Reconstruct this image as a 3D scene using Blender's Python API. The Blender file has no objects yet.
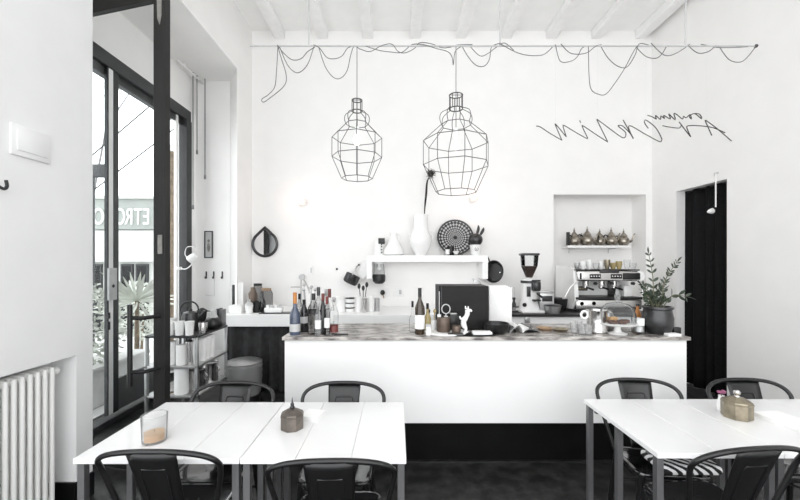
import bpy, bmesh, math, random
from mathutils import Vector, Matrix
random.seed(7)
C = bpy.context.scene.collection
SC = bpy.context.scene
PI = math.pi
F, CX, CY, EYE = 371.0, 397.0, 262.0, 1.6      # lens in pixels, vanishing point, eye height

def X(px, Y): return (px - CX) * Y / F
def Z(py, Y): return EYE - (py - CY) * Y / F
def at(px, py, Y): return Vector((X(px, Y), Y, Z(py, Y)))

# ------------------------------------------------------------------ materials
def mat(name, col, rough=.5, metal=0, noise=0, nscale=8, bump=0, bscale=40, spec=.5, coat=0, col2=None, detail=4, ramp=(.35, .7)):
    m = bpy.data.materials.new(name); m.use_nodes = True
    nt = m.node_tree; b = nt.nodes['Principled BSDF']
    b.inputs['Base Color'].default_value = (*col, 1); b.inputs['Roughness'].default_value = rough
    b.inputs['Metallic'].default_value = metal; b.inputs['Specular IOR Level'].default_value = spec
    b.inputs['Coat Weight'].default_value = coat
    tc = nt.nodes.new('ShaderNodeTexCoord')
    if noise or col2:
        n = nt.nodes.new('ShaderNodeTexNoise'); n.inputs['Scale'].default_value = nscale; n.inputs['Detail'].default_value = detail
        r = nt.nodes.new('ShaderNodeValToRGB')
        r.color_ramp.elements[0].position = ramp[0]; r.color_ramp.elements[1].position = ramp[1]
        c2 = col2 or tuple(max(0, c * (1 - noise)) for c in col)
        r.color_ramp.elements[0].color = (*c2, 1); r.color_ramp.elements[1].color = (*col, 1)
        nt.links.new(tc.outputs['Object'], n.inputs['Vector']); nt.links.new(n.outputs['Fac'], r.inputs['Fac'])
        nt.links.new(r.outputs['Color'], b.inputs['Base Color'])
    if bump:
        n2 = nt.nodes.new('ShaderNodeTexNoise'); n2.inputs['Scale'].default_value = bscale; n2.inputs['Detail'].default_value = 5
        bp = nt.nodes.new('ShaderNodeBump'); bp.inputs['Strength'].default_value = bump; bp.inputs['Distance'].default_value = .01
        nt.links.new(tc.outputs['Object'], n2.inputs['Vector']); nt.links.new(n2.outputs['Fac'], bp.inputs['Height'])
        nt.links.new(bp.outputs['Normal'], b.inputs['Normal'])
    return m

def glass(name, tint=(1, 1, 1), refl=.12):
    m = bpy.data.materials.new(name); m.use_nodes = True
    nt = m.node_tree; nt.nodes.clear()
    o = nt.nodes.new('ShaderNodeOutputMaterial'); mx = nt.nodes.new('ShaderNodeMixShader')
    t = nt.nodes.new('ShaderNodeBsdfTransparent'); g = nt.nodes.new('ShaderNodeBsdfGlossy')
    lw = nt.nodes.new('ShaderNodeLayerWeight'); lw.inputs['Blend'].default_value = refl
    t.inputs['Color'].default_value = (*tint, 1); g.inputs['Roughness'].default_value = .03
    nt.links.new(lw.outputs['Fresnel'], mx.inputs['Fac']); nt.links.new(t.outputs[0], mx.inputs[1]); nt.links.new(g.outputs[0], mx.inputs[2])
    nt.links.new(mx.outputs[0], o.inputs['Surface'])
    return m

def emit(name, col, s):
    m = bpy.data.materials.new(name); m.use_nodes = True
    b = m.node_tree.nodes['Principled BSDF']
    b.inputs['Base Color'].default_value = (*col, 1)
    b.inputs['Emission Color'].default_value = (*col, 1); b.inputs['Emission Strength'].default_value = s
    return m

M = dict(
    wall=mat('white plaster', (.90, .89, .878), .75, noise=.03, nscale=3, bump=.12, bscale=18),
    wallshade=mat('shade toned white plaster', (.83, .83, .83), .75, noise=.04, nscale=3, bump=.12, bscale=14),  # white plaster darkened in colour for the shade of the wall facing no window
    ceil=mat('white painted boards', (.95, .95, .94), .7, noise=.03, nscale=6, bump=.1, bscale=12),
    beam=mat('white painted beam', (.96, .96, .955), .6, noise=.05, nscale=10, bump=.15, bscale=25),
    floor=mat('dark concrete', (.050, .049, .048), .42, spec=.3, nscale=9, col2=(.010, .010, .010), detail=10, bump=.3, bscale=9, ramp=(.38, .75)),
    seatmetal=mat('black polished seat metal', (.010, .010, .011), .2, spec=.8, noise=.2, nscale=30, coat=.6), black=mat('black lacquered metal', (.007, .007, .0075), .34, spec=.5, noise=.2, nscale=30),
    frame=mat('dark grey frame', (.035, .036, .038), .45, noise=.15, nscale=20),
    leaf_frame=mat('black worn door frame', (.008, .007, .0065), .5, noise=.5, nscale=6, bump=.1),
    worn=mat('worn grey paint', (.3, .29, .27), .6, noise=.4, nscale=20),
    table=mat('white painted table', (.82, .82, .82), .3, noise=.03, nscale=5, bump=.04, bscale=60, coat=.2),
    steel=mat('grey steel legs', (.22, .22, .225), .4, metal=.7, noise=.15, nscale=12),
    chrome=mat('polished steel', (.66, .65, .64), .2, metal=1, noise=.08, nscale=8),
    bsteel=mat('brushed steel', (.62, .62, .62), .38, metal=.9, noise=.2, nscale=14),
    counter=mat('white lacquered counter', (.90, .90, .895), .4, noise=.02, nscale=3),
    marble=mat('veined grey marble', (.52, .49, .46), .2, nscale=24, col2=(.11, .10, .095), detail=10, ramp=(.36, .60)),
    kick=mat('black kick plate', (.005, .005, .005), .45, spec=.15, noise=.5, nscale=5),
    white=mat('glossy white ceramic', (.88, .88, .87), .25, noise=.03, nscale=9),
    matte=mat('matte white', (.86, .86, .85), .6, noise=.04, nscale=9),
    paper=mat('white paper', (.90, .90, .89), .8, noise=.03, nscale=20, bump=.1),
    radiator=mat('cream white enamel', (.86, .86, .84), .4),
    cloth=mat('black cloth', (.011, .011, .012), .8, spec=.1, noise=.3, nscale=30, bump=.2, bscale=90),
    greycloth=mat('charcoal cloth', (.05, .05, .051), .8, spec=.1, noise=.3, nscale=14, bump=.2, bscale=90),
    wire=mat('dark wire', (.05, .047, .044), .45, noise=.2, nscale=20),
    cable=mat('grey cable', (.13, .13, .13), .55, noise=.2, nscale=20),
    lightcable=mat('pale grey rail', (.55, .55, .55), .5, noise=.1, nscale=20),
    brass=mat('aged brass', (.40, .35, .26), .32, metal=.9, noise=.45, nscale=18),
    tpot=mat('bright pewter', (.52, .47, .40), .28, metal=.9, noise=.6, nscale=22), pewter=mat('aged pewter', (.24, .21, .185), .36, metal=.85, noise=.4, nscale=18),
    bronze=mat('brown metal', (.17, .13, .105), .42, metal=.6, noise=.3, nscale=12),
    greymetal=mat('dark grey metal', (.075, .075, .077), .28, metal=.7, noise=.35, nscale=10),
    bkplastic=mat('black plastic', (.008, .008, .0085), .38, noise=.15, nscale=20),
    board=mat('charcoal panel', (.016, .0155, .015), .5, spec=.2, noise=.25, nscale=6),
    clear=glass('clear glass', (.97, .975, .975), .08),
    frost=None, window=glass('window glass', (.96, .97, .97), .06),
    smoke=glass('grey glass', (.80, .80, .80), .15),
    bagfilm=glass('clear bin liner', (.62, .62, .62), .35),
    bottlebrown=mat('brown bottle glass', (.035, .022, .01), .12, noise=.2, spec=.7, nscale=8),
    bottleblack=mat('black bottle glass', (.012, .012, .014), .12, noise=.2, spec=.7, nscale=8),
    bottleblue=mat('blue grey bottle glass', (.085, .11, .17), .12, noise=.5, spec=.7, nscale=20),
    orange=mat('orange seal', (.55, .22, .05), .4, noise=.2, nscale=20),
    red=mat('dull red seal', (.20, .055, .05), .45, noise=.3, nscale=20),
    oil=mat('yellow oil', (.45, .36, .17), .2, noise=.2, nscale=10),
    amber=mat('amber wax', (.70, .40, .15), .4, noise=.15, nscale=10),
    cake=mat('brown cake', (.14, .045, .02), .7, noise=.7, nscale=40, bump=.4),
    beans=mat('coffee beans', (.05, .028, .02), .5, noise=.6, nscale=60, bump=.5, bscale=90),
    leaf=mat('dark green leaf', (.03, .048, .026), .4, noise=.4, nscale=12),
    leafpale=mat('pale grey green leaves', (.66, .68, .62), .6, noise=.4, nscale=3),
    bark=mat('brown bark', (.22, .17, .12), .8, noise=.5, nscale=14, bump=.4),
    stem=mat('grey green stem', (.16, .16, .10), .6, noise=.3, nscale=20),
    thistle=mat('dried black thistle', (.03, .026, .022), .8, noise=.3, nscale=30),
    pink=mat('mauve petal', (.35, .10, .20), .6, noise=.3, nscale=30),
    wood=mat('pale wood', (.42, .28, .17), .55, noise=.4, nscale=14),
    stone=mat('pale street stone', (.78, .77, .76), .85, noise=.2, nscale=4, bump=.2),
    facade=mat('pale facade render', (.60, .61, .59), .85, noise=.12, nscale=2, bump=.1),
    fband=mat('grey fascia', (.36, .38, .36), .6, noise=.1, nscale=3),
    mirror=mat('mirror', (.85, .86, .87), .03, metal=1, noise=.02),
    bulb=emit('lamp glow', (.75, .60, .53), .32),
    filament=emit('bulb glow', (1, .95, .88), 3),
)
def frosted(name, f, tint=(1, 1, 1), col=(.85, .86, .86)):
    m = glass(name, tint, .12); nt = m.node_tree
    out = [n for n in nt.nodes if n.type == 'OUTPUT_MATERIAL'][0]; src = out.inputs['Surface'].links[0].from_socket
    mx = nt.nodes.new('ShaderNodeMixShader'); df = nt.nodes.new('ShaderNodeBsdfPrincipled'); df.inputs['Base Color'].default_value = (*col, 1); df.inputs['Roughness'].default_value = .35
    mx.inputs[0].default_value = f; nt.links.new(src, mx.inputs[1]); nt.links.new(df.outputs[0], mx.inputs[2]); nt.links.new(mx.outputs[0], out.inputs['Surface'])
    return m
M['frost'] = frosted('milky glass', .13, (.93, .93, .93))
M['bagfilm'] = frosted('crinkled bin liner film', .30, (.7, .7, .7), (.75, .75, .75))
M['domeglass'] = frosted('dome glass', .05, (.86, .87, .87))
# zebra cloth
def stripe_mat():
    m = bpy.data.materials.new('zebra cloth'); m.use_nodes = True
    nt = m.node_tree; b = nt.nodes['Principled BSDF']; b.inputs['Roughness'].default_value = .8
    tc = nt.nodes.new('ShaderNodeTexCoord'); w = nt.nodes.new('ShaderNodeTexWave'); w.bands_direction = 'DIAGONAL'
    w.inputs['Scale'].default_value = 11; w.inputs['Distortion'].default_value = 3
    r = nt.nodes.new('ShaderNodeValToRGB'); r.color_ramp.interpolation = 'CONSTANT'
    r.color_ramp.elements[0].color = (.01, .01, .01, 1); r.color_ramp.elements[1].color = (.85, .85, .85, 1); r.color_ramp.elements[1].position = .5
    nt.links.new(tc.outputs['Object'], w.inputs['Vector']); nt.links.new(w.outputs['Fac'], r.inputs['Fac']); nt.links.new(r.outputs['Color'], b.inputs['Base Color'])
    return m
M['zebra'] = stripe_mat()
nt_ = M['marble'].node_tree
mp_ = nt_.nodes.new('ShaderNodeMapping'); mp_.inputs['Scale'].default_value = (.35, 1, 1)
tc_ = [n for n in nt_.nodes if n.type == 'TEX_COORD'][0]; nz_ = [n for n in nt_.nodes if n.type == 'TEX_NOISE'][0]
nt_.links.new(tc_.outputs['Object'], mp_.inputs['Vector']); nt_.links.new(mp_.outputs['Vector'], nz_.inputs['Vector'])
# pierced radial pattern of the plate
def plate_mat():
    m = bpy.data.materials.new('black patterned glaze'); m.use_nodes = True
    nt = m.node_tree; b = nt.nodes['Principled BSDF']; b.inputs['Roughness'].default_value = .4
    tc = nt.nodes.new('ShaderNodeTexCoord'); sx_ = nt.nodes.new('ShaderNodeSeparateXYZ')
    def mth(op, a, b_=None):
        n = nt.nodes.new('ShaderNodeMath'); n.operation = op
        for k, q in enumerate((a, b_)):
            if q is None: continue
            if isinstance(q, (int, float)): n.inputs[k].default_value = q
            else: nt.links.new(q, n.inputs[k])
        return n.outputs[0]
    nt.links.new(tc.outputs['Object'], sx_.inputs[0]); x, y = sx_.outputs[0], sx_.outputs[1]
    a = mth('MULTIPLY', mth('ARCTAN2', y, x), 14); rr_ = mth('SQRT', mth('ADD', mth('MULTIPLY', x, x), mth('MULTIPLY', y, y)))
    q = mth('MULTIPLY', mth('LOGARITHM', mth('ADD', rr_, .02), 2.718), 14)
    p = mth('MULTIPLY', mth('SINE', mth('ADD', a, q)), mth('SINE', mth('SUBTRACT', a, q)))
    ed = mth('MULTIPLY', mth('LESS_THAN', rr_, .235), mth('GREATER_THAN', rr_, .03))
    p = mth('MULTIPLY', mth('GREATER_THAN', p, .10), ed)
    mx = nt.nodes.new('ShaderNodeMix'); mx.data_type = 'RGBA'; mx.inputs[6].default_value = (.018, .018, .018, 1); mx.inputs[7].default_value = (.42, .42, .42, 1)
    nt.links.new(p, mx.inputs[0]); nt.links.new(mx.outputs[2], b.inputs['Base Color'])
    return m
M['plate'] = plate_mat()

# ------------------------------------------------------------------ mesh helpers
class MB:
    def __init__(s): s.bm = bmesh.new()
    def box(s, a, b, bev=0, seg=2):
        c = [(a[i] + b[i]) / 2 for i in range(3)]; d = [abs(b[i] - a[i]) for i in range(3)]
        r = bmesh.ops.create_cube(s.bm, size=1, matrix=Matrix.Translation(c) @ Matrix.Diagonal((*d, 1)))
        if bev:
            es = {e for v in r['verts'] for e in v.link_edges}
            bmesh.ops.bevel(s.bm, geom=list(es), offset=min(bev, min(d) * .49), segments=seg, affect='EDGES', profile=.5)
        return s
    def lathe(s, prof, c=(0, 0, 0), n=24, axis='z', rot=0, mtx=None):
        rows = []
        mtx = mtx or Matrix.Translation(c)
        for r, z in prof:
            if r < 1e-6: rows.append([s.bm.verts.new(mtx @ Vector((0, 0, z)))])
            else: rows.append([s.bm.verts.new(mtx @ Vector((r * math.cos(rot + 2 * PI * k / n), r * math.sin(rot + 2 * PI * k / n), z))) for k in range(n)])
        for a, b in zip(rows, rows[1:]):
            for k in range(n):
                k2 = (k + 1) % n
                if len(a) == 1 and len(b) == 1: continue
                if len(a) == 1: s.bm.faces.new((a[0], b[k2], b[k])) if n > 2 else None
                elif len(b) == 1: s.bm.faces.new((a[k], a[k2], b[0]))
                else: s.bm.faces.new((a[k], a[k2], b[k2], b[k]))
        return s
    def cyl(s, c, r, h, n=20, bev=.0):
        b = bev or min(r, h) * .08
        return s.lathe([(0, 0), (r - b, 0), (r, b), (r, h - b), (r - b, h), (0, h)], c, n)
    def tube(s, pts, r, n=8, closed=False):
        pts = [Vector(p) for p in pts]; m = len(pts)
        rad = r if isinstance(r, (list, tuple)) else [r] * m
        rings = []; up = None
        for i, p in enumerate(pts):
            if closed: t = pts[(i + 1) % m] - pts[i - 1]
            else: t = pts[min(i + 1, m - 1)] - pts[max(i - 1, 0)]
            if t.length < 1e-9: t = Vector((0, 0, 1))
            t.normalize()
            if up is None:
                up = Vector((0, 0, 1)) if abs(t.z) < .9 else Vector((1, 0, 0))
            u = up - t * up.dot(t)
            if u.length < 1e-4: u = t.orthogonal()
            u.normalize(); up = u; w = t.cross(u)
            rings.append([s.bm.verts.new(p + (u * math.cos(2 * PI * k / n) + w * math.sin(2 * PI * k / n)) * rad[i]) for k in range(n)])
        rng = range(m) if closed else range(m - 1)
        for i in rng:
            a, b = rings[i], rings[(i + 1) % m]
            for k in range(n): s.bm.faces.new((a[k], a[(k + 1) % n], b[(k + 1) % n], b[k]))
        if not closed:
            s.bm.faces.new(rings[0][::-1]); s.bm.faces.new(rings[-1])
        return s
    def ball(s, c, r, sc=(1, 1, 1), n=16, mtx=None):
        mm = Matrix.Translation(c) @ (mtx or Matrix.Identity(4)) @ Matrix.Diagonal((r * sc[0], r * sc[1], r * sc[2], 1))
        bmesh.ops.create_uvsphere(s.bm, u_segments=n, v_segments=max(6, n // 2 + 2), radius=1, matrix=mm); return s
    def prism(s, poly, z0, z1):
        a = [s.bm.verts.new((x, y, z0)) for x, y in poly]; b = [s.bm.verts.new((x, y, z1)) for x, y in poly]
        n = len(poly)
        s.bm.faces.new(a[::-1]); s.bm.faces.new(b)
        for k in range(n): s.bm.faces.new((a[k], a[(k + 1) % n], b[(k + 1) % n], b[k]))
        return s
    def poly3(s, pts, thick):          # a flat outline given a thickness along the vector
        a = [s.bm.verts.new(Vector(p)) for p in pts]; b = [s.bm.verts.new(Vector(p) + Vector(thick)) for p in pts]
        n = len(pts)
        s.bm.faces.new(a[::-1]); s.bm.faces.new(b)
        for k in range(n): s.bm.faces.new((a[k], a[(k + 1) % n], b[(k + 1) % n], b[k]))
        return s
    def leafq(s, base, d, w, L, fold=.15, ratio=.2):
        d = Vector(d).normalized(); w = Vector(w).normalized()
        nrm = d.cross(w)
        prof = [(0, .0), (.25, .75), (.55, 1), (.8, .7), (1, 0)]
        wid = L * ratio
        mid = [s.bm.verts.new(Vector(base) + d * L * t - nrm * (L * .10 * t * t)) for t, _ in prof]
        for sg in (-1, 1):
            side = [s.bm.verts.new(Vector(base) + d * L * t + w * sg * wid * q - nrm * (L * .10 * t * t) + nrm * fold * wid * q) for t, q in prof[1:-1]]
            chain = [mid[0]] + side + [mid[-1]]
            for i in range(4):
                fs = [mid[i], mid[i + 1], chain[i + 1], chain[i]]
                u = []
                for v in fs:
                    if v not in u: u.append(v)
                if len(u) > 2:
                    try: s.bm.faces.new(u)
                    except ValueError: pass
        return s
    def xf(s, mtx): bmesh.ops.transform(s.bm, matrix=mtx, verts=s.bm.verts[:]); return s
    def build(s, name, m, parent=None, smooth=True, loc=None, kind=None, label=None):
        if s.bm.faces: bmesh.ops.recalc_face_normals(s.bm, faces=s.bm.faces[:])
        me = bpy.data.meshes.new(name); s.bm.to_mesh(me); s.bm.free()
        me.materials.append(M[m] if isinstance(m, str) else m)
        if smooth:
            me.polygons.foreach_set('use_smooth', [True] * len(me.polygons))
            try: me.set_sharp_from_angle(angle=math.radians(38))
            except Exception: pass
        o = bpy.data.objects.new(name, me); C.objects.link(o)
        if parent: o.parent = parent
        if loc is not None: o.location = loc
        if kind: o['kind'] = kind
        if label: o['label'] = label
        return o

def tag(o, label, cat, group=None, kind=None):
    o['label'] = label; o['category'] = cat
    if group: o['group'] = group
    if kind: o['kind'] = kind
    return o
def thing(name, label, cat, loc=(0, 0, 0), rz=0, group=None, kind=None):
    o = bpy.data.objects.new(name, None); C.objects.link(o); o.empty_display_size = .1
    o.location = loc; o.rotation_euler = (0, 0, rz)
    return tag(o, label, cat, group, kind)
def structure(o): o['kind'] = 'structure'; return o
def dup(root, loc, rz, label, group=None, scale=None):
    r = root.copy(); C.objects.link(r); r.location = loc; r.rotation_euler = (0, 0, rz); r['label'] = label
    if group: r['group'] = group
    if scale: r.scale = (scale,) * 3
    for ch in list(root.children):
        c = ch.copy(); C.objects.link(c); c.parent = r
        for g in list(ch.children):
            d = g.copy(); C.objects.link(d); d.parent = c
    return r
def smoothpath(pts, k=5):           # Catmull-Rom
    pts = [Vector(p) for p in pts]; out = []
    for i in range(len(pts) - 1):
        p0, p1, p2, p3 = pts[max(i - 1, 0)], pts[i], pts[i + 1], pts[min(i + 2, len(pts) - 1)]
        for j in range(k):
            t = j / k
            out.append(.5 * ((2 * p1) + (p2 - p0) * t + (2 * p0 - 5 * p1 + 4 * p2 - p3) * t * t + (3 * p1 - p0 - 3 * p2 + p3) * t ** 3))
    out.append(pts[-1]); return out

# ------------------------------------------------------------------ the room
DB, WL, WR, ZC = 5.37, -2.10, 3.69, 4.95
XG = -2.82                                   # plane of the shop window
structure(MB().box((-3.1, -2, -.1), (4.6, 6.1, 0)).build('floor', 'floor'))
structure(MB().box((-3.2, -2, ZC), (4.6, 6.1, ZC + .15)).build('ceiling', 'ceil'))
for i, px in enumerate((280, 323, 368, 415, 461, 506, 551, 596, 640)):
    x = X(px, DB)
    structure(MB().box((x - .072, -2, 4.83), (x + .072, DB, ZC), .008).build('trim_%d' % (i + 1), 'beam'))
# back wall with niche
NX0, NX1, NZ = X(553.6, DB), X(646, DB), Z(194.5, DB)
b = MB()
b.box((-2.4, DB, 0), (NX0, DB + .45, ZC)); b.box((NX1, DB, 0), (4.3, DB + .45, ZC))
b.box((NX0, DB, NZ), (NX1, DB + .45, ZC)); b.box((NX0, DB, 0), (NX1, DB + .45, .95)); b.box((NX0, DB + .33, .95), (NX1, DB + .45, NZ))
structure(b.build('wall_back', 'wall', smooth=False))
# right wall with curtained doorway
DY0, DY1, DZ = 4.15, 4.90, 2.53
b = MB()
b.box((WR, -2, 0), (WR + .26, DY0, ZC)); b.box((WR, DY1, 0), (WR + .26, DB, ZC)); b.box((WR, DY0, DZ), (WR + .26, DY1, ZC))
structure(b.build('wall_right', 'wall', smooth=False))
structure(MB().box((WR + .5, DY0 - .4, 0), (WR + .56, DY1 + .4, 2.9)).build('wall_passage', 'wallshade', smooth=False))
# left wall: near block with radiator recess, wall over the window, splayed end
NY, NZ0, NZ1 = 2.43, 0, .99
b = MB()
b.box((XG - .1, .9, NZ1), (WL, 2.56, ZC)); 
b.box((XG - .1, NY, NZ0), (WL, 2.56, NZ1)); b.box((XG - .1, .9, NZ0), (WL - .17, NY, NZ1)); b.box((WL - .17, .9, NZ0), (WL, 1.2, NZ1))
structure(b.build('wall_left', 'wallshade', smooth=False))
b = MB().box((-3.0, 2.56, 4.14), (WL, DB + .4, ZC))
b.box((-3.0, 2.56, 3.64), (XG, DB + .4, 4.14))
structure(b.build('wall_left_upper', 'wall', smooth=False))
structure(MB().prism([(XG, 5.2), (-2.34, 5.2), (WL, 4.87), (WL, 5.7), (-3.0, 5.7), (-3.0, 5.05), (XG, 5.05)], 0, 4.14).build('wall_left_end', 'wall', smooth=False))
structure(MB().box((WL, .9, 0), (WL + .012, 1.2, .16)).box((WL, NY, 0), (WL + .012, 2.56, .16)).box((WL - .17, 1.2, 0), (WL - .158, NY, .16)).box((WL - .17, NY - .012, 0), (WL, NY, .16)).build('baseboard_left', 'black', smooth=False))

# shop window
w = thing('window_1', 'tall dark framed shop window beside the rack', 'window', (XG, 3.8, 0), 0, kind='structure')
def lw(a, b): return ((a[0] - XG, a[1] - 3.8, a[2]), (b[0] - XG, b[1] - 3.8, b[2]))
fr = MB()
for a, c in (((-2.90, 2.56, 3.50), (-2.80, 5.05, 3.64)), ((-2.90, 2.56, 0), (-2.80, 5.05, .06)), ((-2.90, 4.93, .1), (-2.79, 5.05, 3.5)), ((-2.90, 2.56, .1), (-2.80, 2.68, 3.5)),
             ((-2.875, 2.68, 3.42), (-2.845, 4.93, 3.5))):
    fr.box(*lw(a, c), .006)
fr.build('window_frame', 'frame', w, smooth=False)
MB().box(*lw((-2.855, 3.625, .1), (-2.815, 3.683, 3.5)), .004).build('mullion', 'matte', w, smooth=False)
MB().box(*lw((-2.855, 3.683, .1), (-2.812, 3.75, 3.5)), .004).build('mullion', 'frame', w, smooth=False)
MB().box(*lw((-2.85, 3.61, .1), (-2.815, 3.625, 3.5)), .003).build('mullion', 'frame', w, smooth=False)
MB().box(*lw((-2.87, 4.77, .1), (-2.83, 4.805, 3.5)), .004).build('mullion', 'matte', w, smooth=False)
MB().box(*lw((-2.853, 2.68, .1), (-2.847, 3.61, 3.45))).build('pane', 'window', w, smooth=False)
MB().box(*lw((-2.853, 3.735, .42), (-2.847, 4.93, 3.45))).build('pane', 'window', w, smooth=False)
MB().box(*lw((-2.87, 3.735, .1), (-2.83, 4.77, .42)), .004).build('kick_panel', 'steel', w, smooth=False)
lk = MB().box(*lw((-2.812, 3.60, Z(300, 3.65)), (-2.79, 3.70, Z(268, 3.65))), .004).build('lock_box', 'lightcable', w)
MB().ball((.03, 3.65 - 3.8, Z(286, 3.65)), .017, (.4, 1, 1)).build('lock_barrel', 'black', lk)
for y0, y1 in ((312, 318), (321, 329)):
    MB().box(*lw((-2.815, 3.595, Z(y1, 3.65)), (-2.795, 3.62, Z(y0, 3.65))), .002).build('latch', 'black', w)

# open glazed door leaf
HX, HY, EX, EY = -2.78, 3.025, -1.70, 2.75
ang = math.atan2(EY - HY, EX - HX); LW = math.hypot(EX - HX, EY - HY)
d = thing('door_1', 'tall black glazed door standing open', 'door', (HX, HY, 0), ang, kind='structure')
MB().box((LW - .105, -.025, .02), (LW, .025, 3.68), .004).build('stile', 'leaf_frame', d, smooth=False)
MB().box((0, -.025, .02), (.08, .025, 3.68), .004).build('stile', 'leaf_frame', d, smooth=False)
MB().box((.08, -.022, 3.55), (LW - .105, .022, 3.68), .004).build('rail', 'leaf_frame', d, smooth=False)
MB().box((.08, -.022, .02), (LW - .105, .022, .14), .004).build('rail', 'leaf_frame', d, smooth=False)
MB().box((.08, -.004, .14), (LW - .105, .004, 3.55)).build('pane', 'window', d, smooth=False)
MB().poly3([(LW - .075, -.0255, 3.68), (LW - .03, -.0255, 3.68), (LW - .028, -.0255, 3.42), (LW - .045, -.0255, 3.35), (LW - .068, -.0255, 3.40)], (0, -.001, 0)).build('worn_patch', 'worn', d, smooth=False)
MB().box((LW - .06, -.032, 1.66), (LW - .02, -.025, 1.80), .003).build('lock_plate', 'worn', d)
hz0, hz1 = Z(388, 2.62), Z(305, 2.62)
h = MB().tube([(LW - .175, -.15, hz0), (LW - .175, -.15, hz1)], .017, 12).build('handle', 'bkplastic', d)
for zz in (Z(372, 2.65), Z(318, 2.65)):
    MB().tube([(LW - .175, -.15, zz), (LW - .08, -.12, zz), (LW - .055, -.02, zz)], .014, 10).build('handle_arm', 'bkplastic', h)

# radiator
r = thing('radiator', 'cream white column radiator in the low wall recess', 'radiator', (WL - .085, 1.9, NZ0))
z0, z1 = .12, .925
for k in range(22):
    y = 2.305 - .046 * k - 1.9
    s = MB()
    for xo in (-.04, .0, .04):
        s.tube(smoothpath([(xo, y, z0), (xo, y, z0 + .05), (xo, y, z1 - .05), (xo, y, z1)], 2), [.013, .014, .014, .014, .014, .014, .012] if True else .0, 10)
    s.ball((0, y, z1), .022, (2.5, .95, 1.3), 14); s.ball((0, y, z0), .022, (2.5, .95, 1.3), 14)
    s.build('section', 'radiator', r)
MB().tube([(0, 2.305 - 1.9, z1 - .02), (0, 2.37 - 1.9, z1 - .02)], .012).ball((0, 2.375 - 1.9, z1 - .02), .024, (1, .8, 1)).build('valve', 'radiator', r)
for yy in (-.4, .35):
    MB().box((-.05, yy - .02, 0), (.05, yy + .02, z0)).build('foot', 'radiator', r)

# plate and hook on the near left wall
o = thing('wall_plate', 'white rectangular cover plate high on the wall over the radiator', 'cover plate', (WL, 2.12, 2.272))
MB().box((0, -.115, -.085), (.014, .115, .085), .006).build('cover', 'wallshade', o)
MB().box((.014, -.085, -.055), (.02, .095, .055), .004).build('raised_panel', 'wallshade', o)
tag(MB().tube(smoothpath([(WL, 1.955, 2.0), (WL + .03, 1.955, 1.985), (WL + .045, 1.955, 2.0), (WL + .04, 1.955, 2.03)], 4), .008).build('wall_hook', 'bkplastic'), 'black hook on the near left wall below the white plate', 'hook')

# ------------------------------------------------------------------ fixed furniture at the back
CT = 1.014
c = thing('bar_counter', 'long white bar counter with a veined stone top', 'counter', (.7, 3.2, 0))
MB().box((-1.588, -.27, .326), (1.588, .31, CT - .028), .003).build('body', 'counter', c, smooth=False)
MB().box((-1.6, -.30, CT - .028), (1.6, .34, CT), .004).build('countertop', 'marble', c, smooth=False)
MB().box((-1.588, -.22, 0), (1.588, .29, .326)).build('kick_plate', 'kick', c, smooth=False)
MB().box((-1.588, -.245, 0), (1.588, -.22, .012)).build('skirting', 'greymetal', c, smooth=False)
WT = .965
o = thing('back_worktop', 'thick white worktop along the back wall above the dark curtain', 'worktop', (-.4, 4.9, 0))
MB().box((-1.7, -.45, WT - .14), (1.71, .468, WT), .004).build('slab', 'counter', o, smooth=False)
MB().box((1.6, -.40, 0), (1.7, .46, WT - .14)).build('side_panel', 'counter', o, smooth=False)
o = thing('coffee_station', 'dark topped white cabinet under the coffee machine', 'cabinet', (2.5, 4.9, 0))
MB().box((-1.18, -.40, WT - .03), (.70, .467, WT), .003).build('countertop', 'bkplastic', o, smooth=False)
MB().box((-1.17, -.36, .1), (.69, .46, WT - .03)).build('body', 'counter', o, smooth=False)
MB().box((-1.17, -.30, 0), (.69, .46, .1)).build('plinth', 'kick', o, smooth=False)
MB().box((-.94, -.385, WT - .11), (-.88, -.36, WT - .03), .004).build('bracket', 'bsteel', o)

def pleated(pts0, pts1, z0, z1, n, amp, m, name, parent=None, seed=1, per=.09):
    rnd = random.Random(seed)
    p0, p1 = Vector(pts0), Vector(pts1); dv = p1 - p0; L = dv.length; dv.normalize(); nv = Vector((-dv.y, dv.x))
    bm = MB(); rows = []
    ph = [rnd.uniform(0, 6) for _ in range(5)]
    for j in range(13):
        t = j / 12; row = []
        for i in range(n + 1):
            u = i / n * L
            a = amp * (.55 + .45 * t) * (math.sin(2 * PI * u / per + .8 * math.sin(u * 9 + ph[0]) + .5 * t * math.sin(u * 5 + ph[1])) + .4 * math.sin(2 * PI * u / (per * 2.3) + ph[2] + t))
            q = p0 + dv * u + nv * a
            row.append(bm.bm.verts.new((q.x, q.y, z1 + (z0 - z1) * t)))
        rows.append(row)
    for a, b_ in zip(rows, rows[1:]):
        for i in range(n): bm.bm.faces.new((a[i], a[i + 1], b_[i + 1], b_[i]))
    o = bm.build(name, m, parent)
    sm = o.modifiers.new('thickness', 'SOLIDIFY'); sm.thickness = .003
    return o
cu = pleated((-2.09, 4.53), (1.1, 4.53), .02, WT - .14, 320, .036, 'greycloth', 'worktop_curtain', per=.15)
tag(cu, 'charcoal pleated curtain hanging below the white back worktop', 'curtain')
dc = thing('door_curtain', 'tall black curtain filling the doorway in the right wall', 'curtain', (0, 0, 0))
pleated((WR + .12, DY0 + .02), (WR + .12, DY1 - .01), .02, DZ + .0, 120, .034, 'cloth', 'drape', dc, seed=5, per=.17)
MB().tube([(WR + .12, DY0, DZ - .012), (WR + .12, DY1, DZ - .012)], .009).build('rod', 'black', dc)

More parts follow.
